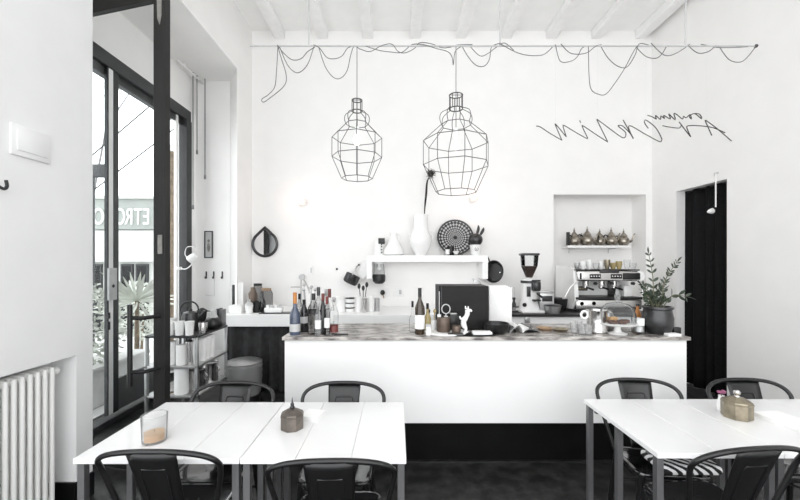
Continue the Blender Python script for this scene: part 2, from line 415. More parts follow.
# ladle
LY = 4.26
o = thing('ladle', 'long white ladle hung upright beside the black doorway curtain', 'ladle', (WR - .03, LY, 0))
pt = lambda px, py: (0 + 0, (WR - .03) * F / (px - CX) - LY, Z(py, LY))
MB().tube([(0, 0, Z(174, LY)), (0, .0, Z(207, LY))], .007, 8).build('handle', 'matte', o)
MB().tube([(.03, 0, Z(173, LY)), (-.012, 0, Z(173, LY)), (-.015, 0, Z(175.5, LY))], .006, 8).build('hook', 'bsteel', o)
s = MB(); s.lathe([(0, -.045), (.03, -.036), (.05, -.012), (.055, .01), (.05, .01), (.026, -.03), (0, -.038)], n=20, mtx=Matrix.Translation((-.03, .03, Z(210.5, LY))) @ Matrix.Rotation(-.9, 4, 'Y') @ Matrix.Diagonal((.6, .75, .9, 1)))
s.build('bowl', 'matte', o)

# ------------------------------------------------------------------ wall shelf with its things
SY0, SY1 = 5.09, 5.365
sx0, sx1 = X(366.5, SY0), X(488, SY0); ST, SB = Z(255.3, SY0), Z(262, SY0)
o = thing('wall_shelf', 'white box shelf with short side panels on the back wall', 'shelf', ((sx0 + sx1) / 2, SY1, ST))
hw = (sx1 - sx0) / 2
MB().box((-hw, SY0 - SY1, SB - ST), (hw, 0, 0), .003).build('board', 'counter', o, smooth=False)
for sg in (-1, 1):
    MB().box((sg * hw - sg * .075, SY0 - SY1, Z(279, SY0) - ST), (sg * hw, 0, SB - ST), .003).build('side_panel', 'counter', o, smooth=False)
def vessel(name, label, cat, x, y, z, prof, m, n=28, rot=0, group=None, single=True):
    o = MB().lathe(prof, n=n, rot=rot).build(name, m, loc=(x, y, z))
    return tag(o, label, cat, group)
yS = 5.2
o = thing('shelf_box', 'small white carton with black top standing at the shelf end', 'carton', (X(378.5, yS), yS, ST))
MB().box((-.055, -.05, 0), (.03, .05, .21), .004).build('carton', 'matte', o)
MB().box((.032, -.05, 0), (.062, .05, .235), .003).build('carton', 'matte', o)
MB().box((.0, -.055, .16), (.088, .055, .24), .003).build('flap', 'bkplastic', o)
for k, q in enumerate((.03, .07, .11, .14)):
    MB().box((.038, -.0525, q), (.056, -.0495, q + .022)).build('printed_mark', 'bkplastic', o)
o = thing('milk_jug', 'white ceramic cone shaped jug with a narrow neck', 'jug', (X(393.5, yS), yS, ST))
MB().lathe([(0, 0), (.11, 0), (.145, .015), (.148, .06), (.10, .15), (.062, .23), (.045, .27), (.05, .31), (.044, .31), (.038, .27), (0, .25)]).build('body', 'white', o)
MB().tube(smoothpath([(.045, 0, .29), (.085, 0, .30), (.10, 0, .25), (.075, 0, .20)], 5), .009).build('handle', 'white', o)
o = thing('shelf_vase', 'large white ceramic vase holding one dried thistle', 'vase', (X(420.5, yS), yS, ST))
MB().lathe([(0, 0), (.075, 0), (.085, .02), (.145, .13), (.158, .21), (.145, .28), (.112, .34), (.10, .40), (.098, .50), (.108, .57), (.10, .57), (.085, .44), (0, .40)]).build('body', 'white', o)
for sg in (-1, 1): MB().tube(smoothpath([(sg * .12, 0, .335), (sg * .165, 0, .33), (sg * .165, 0, .28), (sg * .15, 0, .26)], 4), .010).build('handle', 'white', o)
o = thing('dried_thistle', 'black dried thistle standing in the large white vase', 'dried flower', (X(424, yS), yS, ST + .405))
stp = [(0, 0, 0), (.01, 0, .25), (.03, 0, .45), (.045, 0, .63), (.085 + .01, 0, .72)]
MB().tube(smoothpath(stp, 5), [.006 + .009 * max(0, math.sin((i / 20 - .15) * 4.2)) for i in range(21)], 8).build('stem', 'thistle', o)
hd = Vector((.085 + .01, 0, .74)); s = MB().ball(hd, .04, n=12)
for k in range(90):
    v = Vector((random.gauss(0, 1), random.gauss(0, 1), random.gauss(0, 1))).normalized()
    s.tube([hd + v * .03, hd + v * .078], [.004, .001], 4)
s.build('flower_head', 'thistle', o)
# patterned plate leaning on the wall
pc = at(455.5, 236.5, 5.27); pr = 18.4 * 5.27 / F
s = MB(); s.lathe([(0, 0), (pr * .5, 0), (pr * .93, .02), (pr, .03), (pr * .99, .036), (pr * .5, .010), (0, .010)], n=48)
o = s.build('decorative_plate', 'plate', loc=(pc.x, 5.29, ST + pr * .978)); o.rotation_euler = (PI / 2 - .2, 0, 0)
o.location.y = 5.30
tag(o, 'round black patterned plate leaning on the wall behind the cups', 'plate')
MBd = MB().ball((0, 0, 0), .02, (1, 1, .5)).build('centre_boss', 'bkplastic', o, loc=(0, 0, .014))
o = thing('shelf_tray', 'tiny glass tray in front of the patterned plate', 'tray', (X(453, 5.14), 5.14, ST))
MB().box((-.13, -.045, 0), (.13, .045, .012), .004).build('base', 'smoke', o)
o = vessel('espresso_cup', 'white straight cup on the tiny glass tray', 'cup', X(447.5, 5.13), 5.13, ST + .012, [(0, 0), (.028, 0), (.03, .07), (.027, .07), (.025, .008), (0, .008)], 'white')
o = vessel('small_bowl', 'white shallow bowl on the tiny glass tray', 'bowl', X(456, 5.13), 5.13, ST + .012, [(0, 0), (.022, 0), (.047, .045), (.044, .045), (.02, .008), (0, .008)], 'white')
tag(MB().lathe([(0, 0), (.045, 0), (.05, .01), (.05, .12), (.045, .13), (0, .13)]).build('black_jar', 'bkplastic', loc=(X(450.5, 5.22), 5.215, ST)), 'black round jar between the white cup and patterned plate', 'jar')
o = thing('shelf_figurine', 'dark round head figurine with two ears in a white face pot', 'figurine', (X(475.5, yS), yS, ST))
o.scale = (1.15,) * 3
MB().lathe([(0, 0), (.05, 0), (.058, .02), (.072, .125), (.066, .13), (0, .125)]).build('pot', 'white', o)
MB().ball((0, 0, .19), .088, (1, 1, .9), 20).build('head', 'greymetal', o)
for sx, tx, L in ((.015, .035, .12), (.06, .10, .09)):
    MB().tube(smoothpath([(sx, 0, .25), ((sx + tx) / 2 + .01, 0, .25 + L * .6), (tx, 0, .25 + L)], 4), [.012, .014, .017, .018, .018, .016, .012, .008, .004], 8).build('ear', 'greymetal', o)
s = MB(); s.tube([(.02 * math.cos(a * PI / 8), -.064, .075 + .02 * math.sin(a * PI / 8)) for a in range(16)], .003, 6, True); s.ball((0, -.064, .075), .006)
s.build('painted_face', 'greymetal', o)
# hanging things under the shelf
def hangpot(name, label, cat, px, py, Y, r, depth, m, tilt, rz):
    o = thing(name, label, cat, at(px, py, Y), rz)
    R = Matrix.Rotation(tilt, 4, 'Y')
    MB().lathe([(0, -depth / 2), (r * .86, -depth / 2), (r, -depth / 2 + .02), (r, depth / 2), (r * .95, depth / 2), (r * .9, -depth / 2 + .02), (0, -depth / 2 + .015)], n=28, mtx=R).build('pan', m, o)
    return o, R
o, R = hangpot('saucepan', 'dark grey saucepan hung tilted left of the wall shelf', 'saucepan', 351.5, 279, 5.22, .105, .13, 'greymetal', .45, 0)
MB().tube([R @ Vector((-.02, 0, .06)), R @ Vector((.0, .02, .12)), (.06, .11, .17), (.09, .143, .2)], .011, 8).build('handle', 'bsteel', o)
MB().ball((.09, .13, .2), .014).build('hanging_knob', 'bkplastic', o)
o = thing('pot_holder', 'white folded cloth hung on the shelf side over the saucepan', 'cloth', at(362, 268, 5.28))
MB().poly3([(.06, 0, .14), (.10, 0, .10), (.09, 0, -.06), (.02, 0, -.17), (-.06, 0, -.10), (-.01, 0, .05)], (0, .05, 0)).build('fold', 'paper', o)
o = thing('hanging_jar', 'black based glass jar lamp fixed below the shelf', 'jar lamp', (X(379, 5.2), 5.2, SB)); o.scale = (1.2, 1.2, 1.08)
MB().lathe([(0, -.285), (.045, -.28), (.073, -.25), (.077, -.18), (.07, -.16), (0, -.16)]).build('base', 'bkplastic', o)
MB().lathe([(.05, 0), (.057, -.02), (.066, -.16), (.062, -.16), (.054, -.02), (.047, 0)]).build('glass', 'clear', o)
MB().lathe([(0, -.001), (.06, -.001), (.06, -.02), (0, -.02)]).build('cap', 'matte', o)
MB().tube([(0, 0, -.02), (0, 0, -.07)], .012).ball((0, 0, -.085), .026, (1, 1, 1.3)).build('bulb', 'white', o)
o = thing('frying_pan', 'black pan hung against the right end of the wall shelf', 'pan', at(495, 272.5, 5.22), 0); o.scale = (1.18, 1.0, 1.18)
MB().lathe([(0, 0), (.11, 0), (.135, .05), (.138, .055), (.13, .055), (.106, .01), (0, .01)], n=32, mtx=Matrix.Rotation(PI / 2 - .25, 4, 'X') @ Matrix.Rotation(-.5, 4, 'Y') @ Matrix.Diagonal((.85, 1, 1, 1))).build('pan', 'bkplastic', o)
MB().tube([(-.05, .0, .08), (-.06, .05, .15), (-.065, .12, .19)], .009).build('handle', 'bkplastic', o)
MB().ball((.05, -.055, -.0), .012, (1, .5, 1)).build('rivet', 'chrome', o)
MB().tube([(-.065, .12, .19), (-.065, .148, .19)], .007).build('hanging_hook', 'bsteel', o)
o = thing('cup_hook', 'small steel clamp with hook under the shelf right end', 'clamp', at(475, 281, 5.2))
MB().lathe([(0, -.02), (.025, -.02), (.028, .02), (0, .02)], mtx=Matrix.Rotation(PI / 2, 4, 'X')).build('clamp_body', 'bsteel', o)
MB().tube(smoothpath([(0, 0, 0), (.05, 0, .0), (.075, 0, -.03), (.075, 0, -.09)], 4), .007).build('hook', 'bsteel', o)
MB().tube([(.0, 0, 0), (.0, .12, .02), (.0, .1695, .02)], .006).build('arm', 'bsteel', o)

# teardrop mirror
def teardrop(s_, n=48):
    pts = []; th = math.acos(1 / 1.38)
    for k in range(n + 1):
        a = PI / 2 + th + (2 * PI - 2 * th) * k / n
        pts.append((s_ * math.cos(a), 0, s_ * math.sin(a)))
    b0, b1 = Vector(pts[-1]), Vector(pts[0]); tip = Vector((0, 0, 1.38 * s_))
    for t in (.33, .66): pts.append(tuple(b0.lerp(tip, t)))
    pts.append(tuple(tip))
    for t in (.33, .66): pts.append(tuple(tip.lerp(b1, t)))
    return pts
mc = at(264.8, 244, DB - .02); mr = 13.3 * DB / F
o = thing('teardrop_mirror', 'black framed teardrop mirror on the back wall', 'mirror', (mc.x, DB - .001, mc.z))
MB().tube([(p[0], -.016, p[2]) for p in teardrop(mr * .90)], .020, 8, True).build('frame', 'greymetal', o)
MB().poly3([(p[0], -.014, p[2]) for p in teardrop(mr * .88)], (0, .012, 0)).build('glass', 'mirror', o, smooth=False)
# narrow picture, hooks on the end wall
yE = 5.2
o = thing('framed_picture', 'narrow dark framed picture on the wall beside the window', 'picture', at(209, 244.5, yE))
hw_, hh_ = 4.2 * yE / F, 13.5 * yE / F
s = MB(); t = .014
s.box((-hw_, -.018, -hh_), (-hw_ + t, -.001, hh_)); s.box((hw_ - t, -.018, -hh_), (hw_, -.001, hh_)); s.box((-hw_, -.018, hh_ - t), (hw_, -.001, hh_)); s.box((-hw_, -.018, -hh_), (hw_, -.001, -hh_ + t))
s.build('frame', 'frame', o, smooth=False)
MB().box((-hw_ + t, -.010, -hh_ + t), (hw_ - t, -.002, hh_ - t)).build('print', 'lightcable', o, smooth=False)
MB().ball((.0, -.011, .05), .018, (1, .2, 1.2)).ball((0, -.011, -.04), .026, (.9, .15, 2.4)).build('printed_figure', 'worn', o)
for px, nm in ((206.5, 'leftmost of three small dark wall hooks below the narrow picture'), (214, 'middle of three small dark wall hooks below the narrow picture'), (222.5, 'rightmost of three small dark wall hooks below the narrow picture')):
    q = at(px, 275, yE)
    s = MB().box((-.009, -.012, -.05), (.009, -.001, .05), .003); s.tube(smoothpath([(0, -.01, -.04), (0, -.035, -.045), (0, -.04, -.02)], 4), .006)
    tag(s.build('coat_hook', 'greymetal', loc=q), nm, 'hook', 'wall hooks below the narrow picture')
q = at(210, 288, yE - .03)
tag(MB().tube([(.06, 0, .17), (.06, 0, -.11), (-.055, 0, -.10), (-.058, 0, -.085)], .003).build('wire_loop', 'lightcable', loc=q), 'bent grey wire hanging from the middle wall hook', 'wire')
# sockets and switches on the back wall
def plate_on_wall(name, label, px0, py0, px1, py1, knob=True):
    a, b_ = at(px0, py1, DB), at(px1, py0, DB)
    o = thing(name, label, 'switch plate', ((a.x + b_.x) / 2, DB, (a.z + b_.z) / 2)); w_, h_ = (b_.x - a.x) / 2, (b_.z - a.z) / 2
    MB().box((-w_, -.012, -h_), (w_, 0, h_), .004).build('plate', 'matte', o)
    if knob: MB().box((w_ * .1, -.018, -h_ * .5), (w_ * .55, -.012, h_ * .5), .002).build('socket', 'lightcable', o)
plate_on_wall('wall_switch', 'white light switch on the back wall above the tap', 308, 265.5, 313, 275)
plate_on_wall('wall_socket', 'white socket plate on the wall below the shelf', 393, 287.5, 404, 296.5)
plate_on_wall('blank_plate', 'narrow white plate beside the wall socket', 385.5, 287, 389.5, 297, False)
tag(MB().ball((0, -.012, 0), .016).tube([(0, 0, 0), (0, -.01, 0)], .007).build('wall_peg', 'bkplastic', loc=at(337, 269, DB)), 'tiny black peg on the back wall left of the saucepan', 'peg')
q = at(382.5, 294, DB - .05)
o = thing('hanging_brush', 'small black brush hung on the wall below the jar lamp', 'brush', (q.x, DB, q.z))
MB().ball((0, -.035, .02), .034, (1, .8, 1.1)).build('head', 'bkplastic', o)
MB().tube([(.0, -.035, .0), (.02, -.02, -.06)], .008).build('handle', 'wood', o)

# wall lamps
for px, py, l in ((302.5, 202, 'small round glowing wall lamp above the teardrop mirror'), (473.5, 198.5, 'small round glowing wall lamp above the patterned plate')):
    q = at(px, py, DB - .06)
    o = thing('wall_lamp', l, 'wall lamp', (q.x, DB, q.z), 0, 'round wall lamps')
    MB().lathe([(0, 0), (.045, 0), (.045, .015), (.02, .02), (.018, .05), (0, .05)], mtx=Matrix.Rotation(PI / 2, 4, 'X')).build('base', 'white', o)
    MB().ball((0, -.085, 0), .052).build('bulb', 'bulb', o)
    ld = bpy.data.lights.new('wall lamp light', 'POINT'); ld.energy = .6; ld.color = (1, .66, .55); ld.shadow_soft_size = .045
    lo = bpy.data.objects.new('wall_lamp_light', ld); C.objects.link(lo); lo.parent = o; lo.location = (0, -.18, 0)

# ------------------------------------------------------------------ niche shelf with teapots
NYb = DB + .33
zs = Z(245.5, 5.5)
o = thing('niche_shelf', 'small white shelf on brackets inside the wall niche', 'shelf', (X(598.5, 5.5), NYb, zs))
hw = 31.5 * 5.5 / F
MB().box((-hw, -.22, -.035), (hw, 0, 0), .003).build('board', 'counter', o, smooth=False)
for sg in (-.75, .55):
    MB().tube([(sg * hw, -.005, -.11), (sg * hw, -.01, -.04), (sg * hw, -.19, -.04)], .009).build('bracket', 'bsteel', o)
tps = None
tpos = [(574.5, 1.12, 'pewter teapot first from the left on the niche shelf'), (587.5, 1.2, 'widest pewter teapot second from the left on the niche shelf'), (600, 1.05, 'slim pewter teapot in the middle of the niche shelf'),
        (611.5, 1.14, 'bright pewter teapot fourth along the niche shelf'), (624, 1.06, 'pewter teapot at the right end of the niche shelf')]
for k, (px, sc_, l) in enumerate(tpos):
    loc = (X(px, 5.56), 5.57, zs); rz = (.4, -.3, .9, .2, -.7)[k]
    if tps is None:
        t = thing('teapot', l, 'teapot', loc, rz, 'teapots on the niche shelf'); tps = t; t.scale = (sc_,) * 3
        MB().lathe([(0, 0), (.05, 0), (.055, .01), (.075, .04), (.08, .065), (.065, .10), (.045, .125), (.048, .13), (0, .13)], n=20).build('body', 'tpot', t)
        MB().lathe([(.048, .13), (.044, .145), (.02, .175), (.009, .19), (.014, .2), (.006, .215), (.003, .24), (0, .245)], n=16).build('lid', 'tpot', t)
        MB().tube(smoothpath([(.068, 0, .05), (.10, 0, .07), (.115, 0, .13), (.135, 0, .165)], 4), [.016] * 5 + [.012] * 4 + [.008] * 4, 8).build('spout', 'tpot', t)
        MB().tube(smoothpath([(-.05, 0, .12), (-.09, 0, .14), (-.115, 0, .10), (-.105, 0, .05), (-.075, 0, .045)], 4), .008, 8).build('handle', 'bkplastic', t)
    else: dup(tps, loc, rz, l, scale=sc_)
o = tag(MB().box((-.02, -.02, 0), (.02, .02, .2), .004).build('pepper_mill', 'bkplastic', loc=(X(568.3, 5.52), 5.53, zs)), 'black square mill at the left end of the niche shelf', 'mill')

# ------------------------------------------------------------------ espresso machine
EX0, EX1, EYf, EYb = X(574, 4.72), X(642, 4.72), 4.70, 5.26
e = thing('espresso_machine', 'wide white and steel espresso machine in the niche', 'coffee machine', ((EX0 + EX1) / 2, EYf, WT))
W2 = (EX1 - EX0) / 2
ez = lambda py, Y=4.72: Z(py, Y) - WT
ex = lambda px, Y=4.72: X(px, Y) - (EX0 + EX1) / 2
MB().box((ex(576), .02, .03), (W2, .56, ez(300)), .012).build('base', 'chrome', e)
MB().box((ex(575), -.01, ez(299.5)), (W2 - .01, .3, ez(297)), .006).build('drip_tray', 'bkplastic', e)
MB().box((ex(577), .26, ez(297)), (W2 - .02, .56, ez(270)), .01).build('body', 'white', e)
s = MB()
prof = [(.0, ez(300)), (.02, ez(283)), (.05, ez(270)), (.2, ez(266)), (.56, ez(266)), (.56, .03), (.1, .03)]
s.poly3([(-W2, y, z) for y, z in prof], (.05, 0, 0)); s.build('side_cover', 'white', e)
MB().box((ex(576), -.02, ez(281)), (ex(638), .30, ez(271)), .018, 3).build('control_panel', 'chrome', e)
MB().lathe([(0, 0), (.062, 0), (.066, .01), (.066, .05), (0, .05)], n=24, mtx=Matrix.Translation((ex(638), -.02, ez(276))) @ Matrix.Rotation(-PI / 2, 4, 'X')).build('end_cap', 'white', e)
MB().box((ex(575.5), .0, ez(270.6)), (W2 - .04, .55, ez(269.4)), .003).build('cup_tray', 'bkplastic', e)
MB().box((ex(621), -.026, ez(279.5)), (ex(638), -.02, ez(273)), .003).build('display', 'bkplastic', e)
for a in (588, 609):
    s = MB().box((ex(a), -.026, ez(278.5)), (ex(a + 11), -.02, ez(274)), .003)
    bp = s.build('button_plate', 'bkplastic', e)
    for k in range(4): MB().ball((ex(a + 1.6 + 2.6 * k), -.027, ez(276.2)), .011, (1, .5, 1), 10).build('button', 'chrome', bp)
MB().box((ex(578), -.026, ez(279)), (ex(580), -.02, ez(273)), .002).build('tap_lever', 'bkplastic', e)
MB().box((ex(598), -.03, ez(273)), (ex(617), -.018, ez(270)), .003).build('brand_strip', 'greymetal', e)
MB().box((ex(582), .25, ez(292)), (ex(597), .262, ez(287.5)), .004).build('badge', 'bkplastic', e)
s = MB()
for k in range(9): s.box((ex(583.5 + 1.4 * k), .246, ez(290.8)), (ex(584.4 + 1.4 * k), .25, ez(288.8)))
s.build('badge_lettering', 'brass', e, smooth=False)
for px in (587.5, 603.5, 616):
    g = MB().lathe([(0, 0), (.036, 0), (.038, .06), (0, .06)], (ex(px), .07, ez(286)), 18).build('group_head', 'chrome', e)
    MB().lathe([(0, 0), (.02, 0), (.034, .012), (.034, .032), (0, .032)], (ex(px), .07, ez(289)), 16).build('filter_basket', 'chrome', g)
    MB().tube([(ex(px), .04, ez(287.5)), (ex(px) + .015, -.09, ez(289))], [.011, .013], 8).build('filter_handle', 'bkplastic', g)
for k, px in enumerate((594, 610, 631)):
    MB().lathe([(0, 0), (.02, 0), (.02, .035), (0, .035)], n=12, mtx=Matrix.Translation((ex(px), .0, ez(283.3))) @ Matrix.Rotation(PI / 2, 4, 'X')).build('steam_knob', 'bkplastic', e)
for pts in ([(578, 281), (574, 283), (568, 289), (564, 297)], [(636, 281), (640, 285), (641, 293), (640, 297)]):
    MB().tube(smoothpath([(ex(a), -.01, ez(b_)) for a, b_ in pts], 4), .007, 8).build('steam_wand', 'chrome', e)
MB().box((ex(628), .1, ez(297)), (ex(636), .22, ez(286)), .01).build('milk_holder', 'matte', e)
MB().box((ex(618), .24, ez(297)), (ex(626), .258, ez(282)), .003).build('dark_panel', 'greymetal', e)
for px in (582, 594): MB().lathe([(0, -.006), (.026, -.006), (.026, 0), (0, 0)], n=16, mtx=Matrix.Translation((ex(px), .02, ez(303.5))) @ Matrix.Rotation(PI / 2, 4, 'X')).build('gauge', 'bkplastic', e)
for sx in (-.36, .36):
    for sy in (.08, .5): MB().cyl((sx, sy, 0), .022, .03, 14).build('foot', 'bkplastic', e)
# cups on the machine
ctop = Z(269.4, 4.72)
cup0 = None
cl = [(577, 4.85, 'bsteel', 'short steel jug on the coffee machine, left end'), (583, 4.82, 'white', 'white cup on the coffee machine beside the short steel jug'), (589, 4.86, 'white', 'white cup upside down third along the coffee machine top'),
      (596, 4.82, 'clear', 'clear tumbler on the coffee machine next to the white cups'), (601, 4.88, 'white', 'tall white cup in the middle of the coffee machine top'), (607, 4.82, 'brass', 'brass coloured cup on the coffee machine top, middle right'),
      (613, 4.86, 'oil', 'yellowish cup on the coffee machine top beside the brass one'), (619, 4.82, 'oil', 'yellow rimmed cup right of the other yellowish cup on the machine'), (627, 4.84, 'clear', 'clear glass right on the coffee machine top'), (633, 4.88, 'clear', 'clear glass at the right end of the coffee machine top')]
for k, (px, y, m, l) in enumerate(cl):
    h_ = .085 + .02 * (k % 3)
    o = thing('coffee_cup', l, 'cup', (X(px, y), y, ctop), k * .9, 'cups on the coffee machine')
    MB().lathe([(0, 0), (.022, 0), (.036, h_ * .5), (.038, h_), (.035, h_), (.032, h_ * .5), (.018, .008), (0, .008)], n=18).build('body', m, o)
    if m == 'white': MB().tube(smoothpath([(.034, 0, h_ * .8), (.055, 0, h_ * .75), (.055, 0, h_ * .4), (.034, 0, h_ * .35)], 3), .005, 6).build('handle', m, o)

# ------------------------------------------------------------------ grinder and its neighbours
gy = 4.72
g = thing('coffee_grinder', 'white coffee grinder with a bean filled clear hopper', 'coffee grinder', (X(529, gy), gy, WT))
gz = lambda py: Z(py, gy) - WT
MB().box((-.13, -.14, 0), (.15, .14, .03), .01).build('base', 'matte', g)
MB().lathe([(0, .03), (.13, .03), (.12, .07), (.095, .16), (.09, gz(283)), (.10, gz(281)), (.10, gz(278.5)), (.05, gz(277.5)), (0, gz(277.5))], n=28).build('body', 'matte', g)
MB().lathe([(.04, gz(277.5)), (.055, gz(275)), (.108, gz(266)), (.0, gz(266))], n=4, rot=PI / 4).build('bean_fill', 'beans', g)
MB().lathe([(.042, gz(277.7)), (.058, gz(275.2)), (.112, gz(266)), (.125, gz(255.5)), (.12, gz(255.5)), (.108, gz(265.8))], n=4, rot=PI / 4).build('hopper', 'clear', g)
MB().box((-.10, -.10, gz(255.5)), (.10, .10, gz(253.3)), .006).build('hopper_lid', 'greymetal', g)
MB().lathe([(.101, gz(283)), (.104, gz(282.8)), (.104, gz(280.6)), (.101, gz(280.4))], n=28).build('collar', 'greymetal', g)
MB().box((-.06, -.105, gz(296)), (-.015, -.085, gz(286)), .004).build('control_plate', 'greymetal', g)
MB().lathe([(0, 0), (.05, 0), (.055, .01), (.055, .10), (.05, .11), (0, .11)], (.05, -.11, gz(290)), 20).build('doser', 'greymetal', g)
MB().lathe([(0, 0), (.052, 0), (.052, .02), (0, .02)], (.05, -.11, gz(281)), 20).build('doser_lid', 'bkplastic', g)
MB().tube([(.06, -.11, gz(293)), (.10, -.17, gz(296))], [.01, .014], 8).build('dosing_lever', 'bkplastic', g)
MB().box((.0, -.17, gz(300)), (.09, -.10, gz(298.5)), .003).build('filter_fork', 'bkplastic', g)
MB().lathe([(0, -.012), (.024, -.012), (.026, 0), (0, 0)], n=16, mtx=Matrix.Translation((-.09, -.1, gz(304))) @ Matrix.Rotation(PI / 2, 4, 'X')).build('switch_knob', 'bkplastic', g)
o = thing('knock_box', 'grey steel knock box right of the coffee grinder', 'knock box', (X(545, gy), gy + .03, WT))
MB().box((-.09, -.1, 0), (.09, .1, Z(292.5, gy) - WT), .012).build('body', 'bsteel', o)
MB().box((-.065, -.104, .14), (.065, -.099, .21), .003).build('vent', 'greymetal', o)
MB().box((-.1, -.11, Z(292.5, gy) - WT), (.085, .1, Z(291, gy) - WT), .004).build('lid', 'bsteel', o)
o = thing('tamper_stand', 'slim steel rod stand left of the coffee grinder', 'stand', (X(514, gy), gy, WT))
MB().cyl((0, 0, 0), .05, .02).build('base', 'greymetal', o)
MB().tube([(0, 0, .02), (0, 0, Z(287, gy) - WT)], .006).build('rod', 'bsteel', o)
MB().lathe([(0, .06), (.022, .06), (.026, .1), (.012, .14), (.022, .18), (0, .19)], n=16).build('tamper', 'greymetal', o)
o = thing('milk_tub', 'low grey tub between grinder and coffee machine', 'tub', (X(553, 4.62), 4.64, WT))
MB().lathe([(0, 0), (.085, 0), (.10, .07), (.105, .09), (.10, .09), (.08, .01), (0, .01)], n=24).build('tub', 'bsteel', o)
MB().lathe([(.104, .088), (.107, .095), (.09, .105), (0, .11)], n=24).build('lid', 'greymetal', o)
o = thing('black_pan', 'dark pan behind the low grey tub at the niche edge', 'pan', (X(559, 4.95), 4.98, WT))
MB().lathe([(0, 0), (.10, 0), (.12, .12), (.125, .15), (.118, .15), (.09, .01), (0, .01)], n=24).build('pan', 'bkplastic', o)
MB().tube([(-.11, 0, .13), (-.2, -.03, .14)], .011).build('handle', 'bkplastic', o)

# ------------------------------------------------------------------ worktop, left of the tap
def onwt(px, Y): return (X(px, Y), Y, WT)
o = thing('sugar_box', 'square white box with a knob at the worktop corner', 'box', onwt(237, 4.62))
MB().box((-.075, -.06, 0), (.075, .06, .10), .006).build('box', 'matte', o); MB().ball((0, 0, .105), .014).build('knob', 'matte', o)
tag(MB().box((-.055, -.05, 0), (.055, .05, .37), .004).build('white_carton', 'paper', loc=onwt(240.5, 4.95)), 'tall white carton standing at the back corner of the worktop', 'carton')
tag(MB().box((-.02, -.06, 0), (.02, .06, .33), .004).build('dark_folder', 'greymetal', loc=onwt(235.3, 5.02)), 'dark narrow folder beside the tall white carton', 'folder')
o = thing('cream_pot', 'small white fluted pot with a lid on the worktop', 'pot', onwt(249, 4.6))
MB().lathe([(0, 0), (.03, 0), (.035, .01), (.052, .10), (.048, .10), (0, .095)], n=16).build('pot', 'white', o)
MB().lathe([(.05, .10), (.04, .125), (.016, .14), (.02, .165), (0, .175)], n=16).build('lid', 'lightcable', o)
o = thing('black_mug', 'black mug between white pot and white tin tray', 'mug', onwt(256.5, 4.68))
MB().lathe([(0, 0), (.042, 0), (.045, .14), (.041, .14), (.04, .01), (0, .01)]).build('body', 'bkplastic', o)
MB().tube(smoothpath([(.04, 0, .12), (.075, 0, .11), (.075, 0, .05), (.04, 0, .035)], 4), .007).build('handle', 'bkplastic', o)
tag(MB().lathe([(0, 0), (.045, 0), (.05, .01), (.048, .13), (.02, .18), (.018, .26), (0, .26)]).build('dark_bottle', 'bottleblack', loc=onwt(262, 4.75)), 'short black bottle on the worktop below the teardrop mirror', 'bottle')
tag(MB().lathe([(0, 0), (.05, 0), (.055, .01), (.055, .22), (.03, .26), (.03, .3), (0, .3)]).build('brown_jar', 'bronze', loc=onwt(253, 4.92)), 'brown jar at the back of the worktop behind the black mug', 'jar')
o = thing('glass_jar', 'clear glass jar with a wooden lid at the worktop back', 'jar', onwt(266.5, 4.95))
MB().lathe([(0, 0), (.07, 0), (.08, .02), (.08, .22), (.06, .26), (.055, .26), (.075, .21), (.075, .02), (0, .01)]).build('glass', 'smoke', o)
MB().lathe([(0, .255), (.06, .255), (.062, .285), (0, .29)]).build('lid', 'wood', o)
o = thing('storage_jar', 'clear storage jar with dark clip lid behind the short bottle', 'jar', onwt(257.8, 5.1))
MB().lathe([(0, 0), (.06, 0), (.065, .02), (.065, .27), (.05, .31), (.045, .31), (.06, .27), (.06, .02), (0, .01)]).build('glass', 'smoke', o)
MB().lathe([(0, .31), (.055, .31), (.055, .34), (0, .345)]).build('lid', 'bkplastic', o)
o = thing('tin_tray', 'dark flat tray with cups on the worktop below the tap', 'tray', onwt(277, 4.6))
MB().box((-.2, -.07, 0), (.2, .07, .012), .004).build('tray', 'greymetal', o)
o = thing('cup_basket', 'white rectangular basket on the dark flat tray', 'basket', (X(274, 4.6), 4.6, WT + .012))
MB().box((-.105, -.05, 0), (.105, .05, .06), .008).build('basket', 'white', o)
for k in range(4): tag(MB().lathe([(0, 0), (.02, 0), (.024, .03), (.0, .035)], n=12).build('small_cup', ('white', 'lightcable')[k % 2], loc=(X(274, 4.6) - .075 + .05 * k, 4.6, WT + .072)), 'tiny cup in the white basket, %s from its left end' % ('first', 'second', 'third', 'last')[k], 'cup', 'tiny cups in the white basket')
# tap
o = thing('kitchen_tap', 'steel wall tap with side lever above the worktop', 'tap', (X(301, 5.2), 5.2, WT))
tz = lambda py: Z(py, 5.2) - WT
MB().tube([(0, 0, 0), (0, 0, tz(277))], .012, 10).build('riser', 'bsteel', o)
MB().lathe([(0, -.04), (.04, -.04), (.045, 0), (.04, .04), (0, .04)], n=20, mtx=Matrix.Translation((.015, 0, tz(277))) @ Matrix.Rotation(PI / 2, 4, 'X')).build('valve_body', 'bsteel', o)
MB().tube([(-.14, -.01, tz(287)), (.0, -.01, tz(287))], .008, 8).build('lever', 'bsteel', o)
MB().tube(smoothpath([(.03, 0, tz(278)), (.09, -.08, tz(283)), (.16, -.2, tz(289)), (.165, -.21, tz(292))], 4), .011, 8).build('spout', 'bsteel', o)

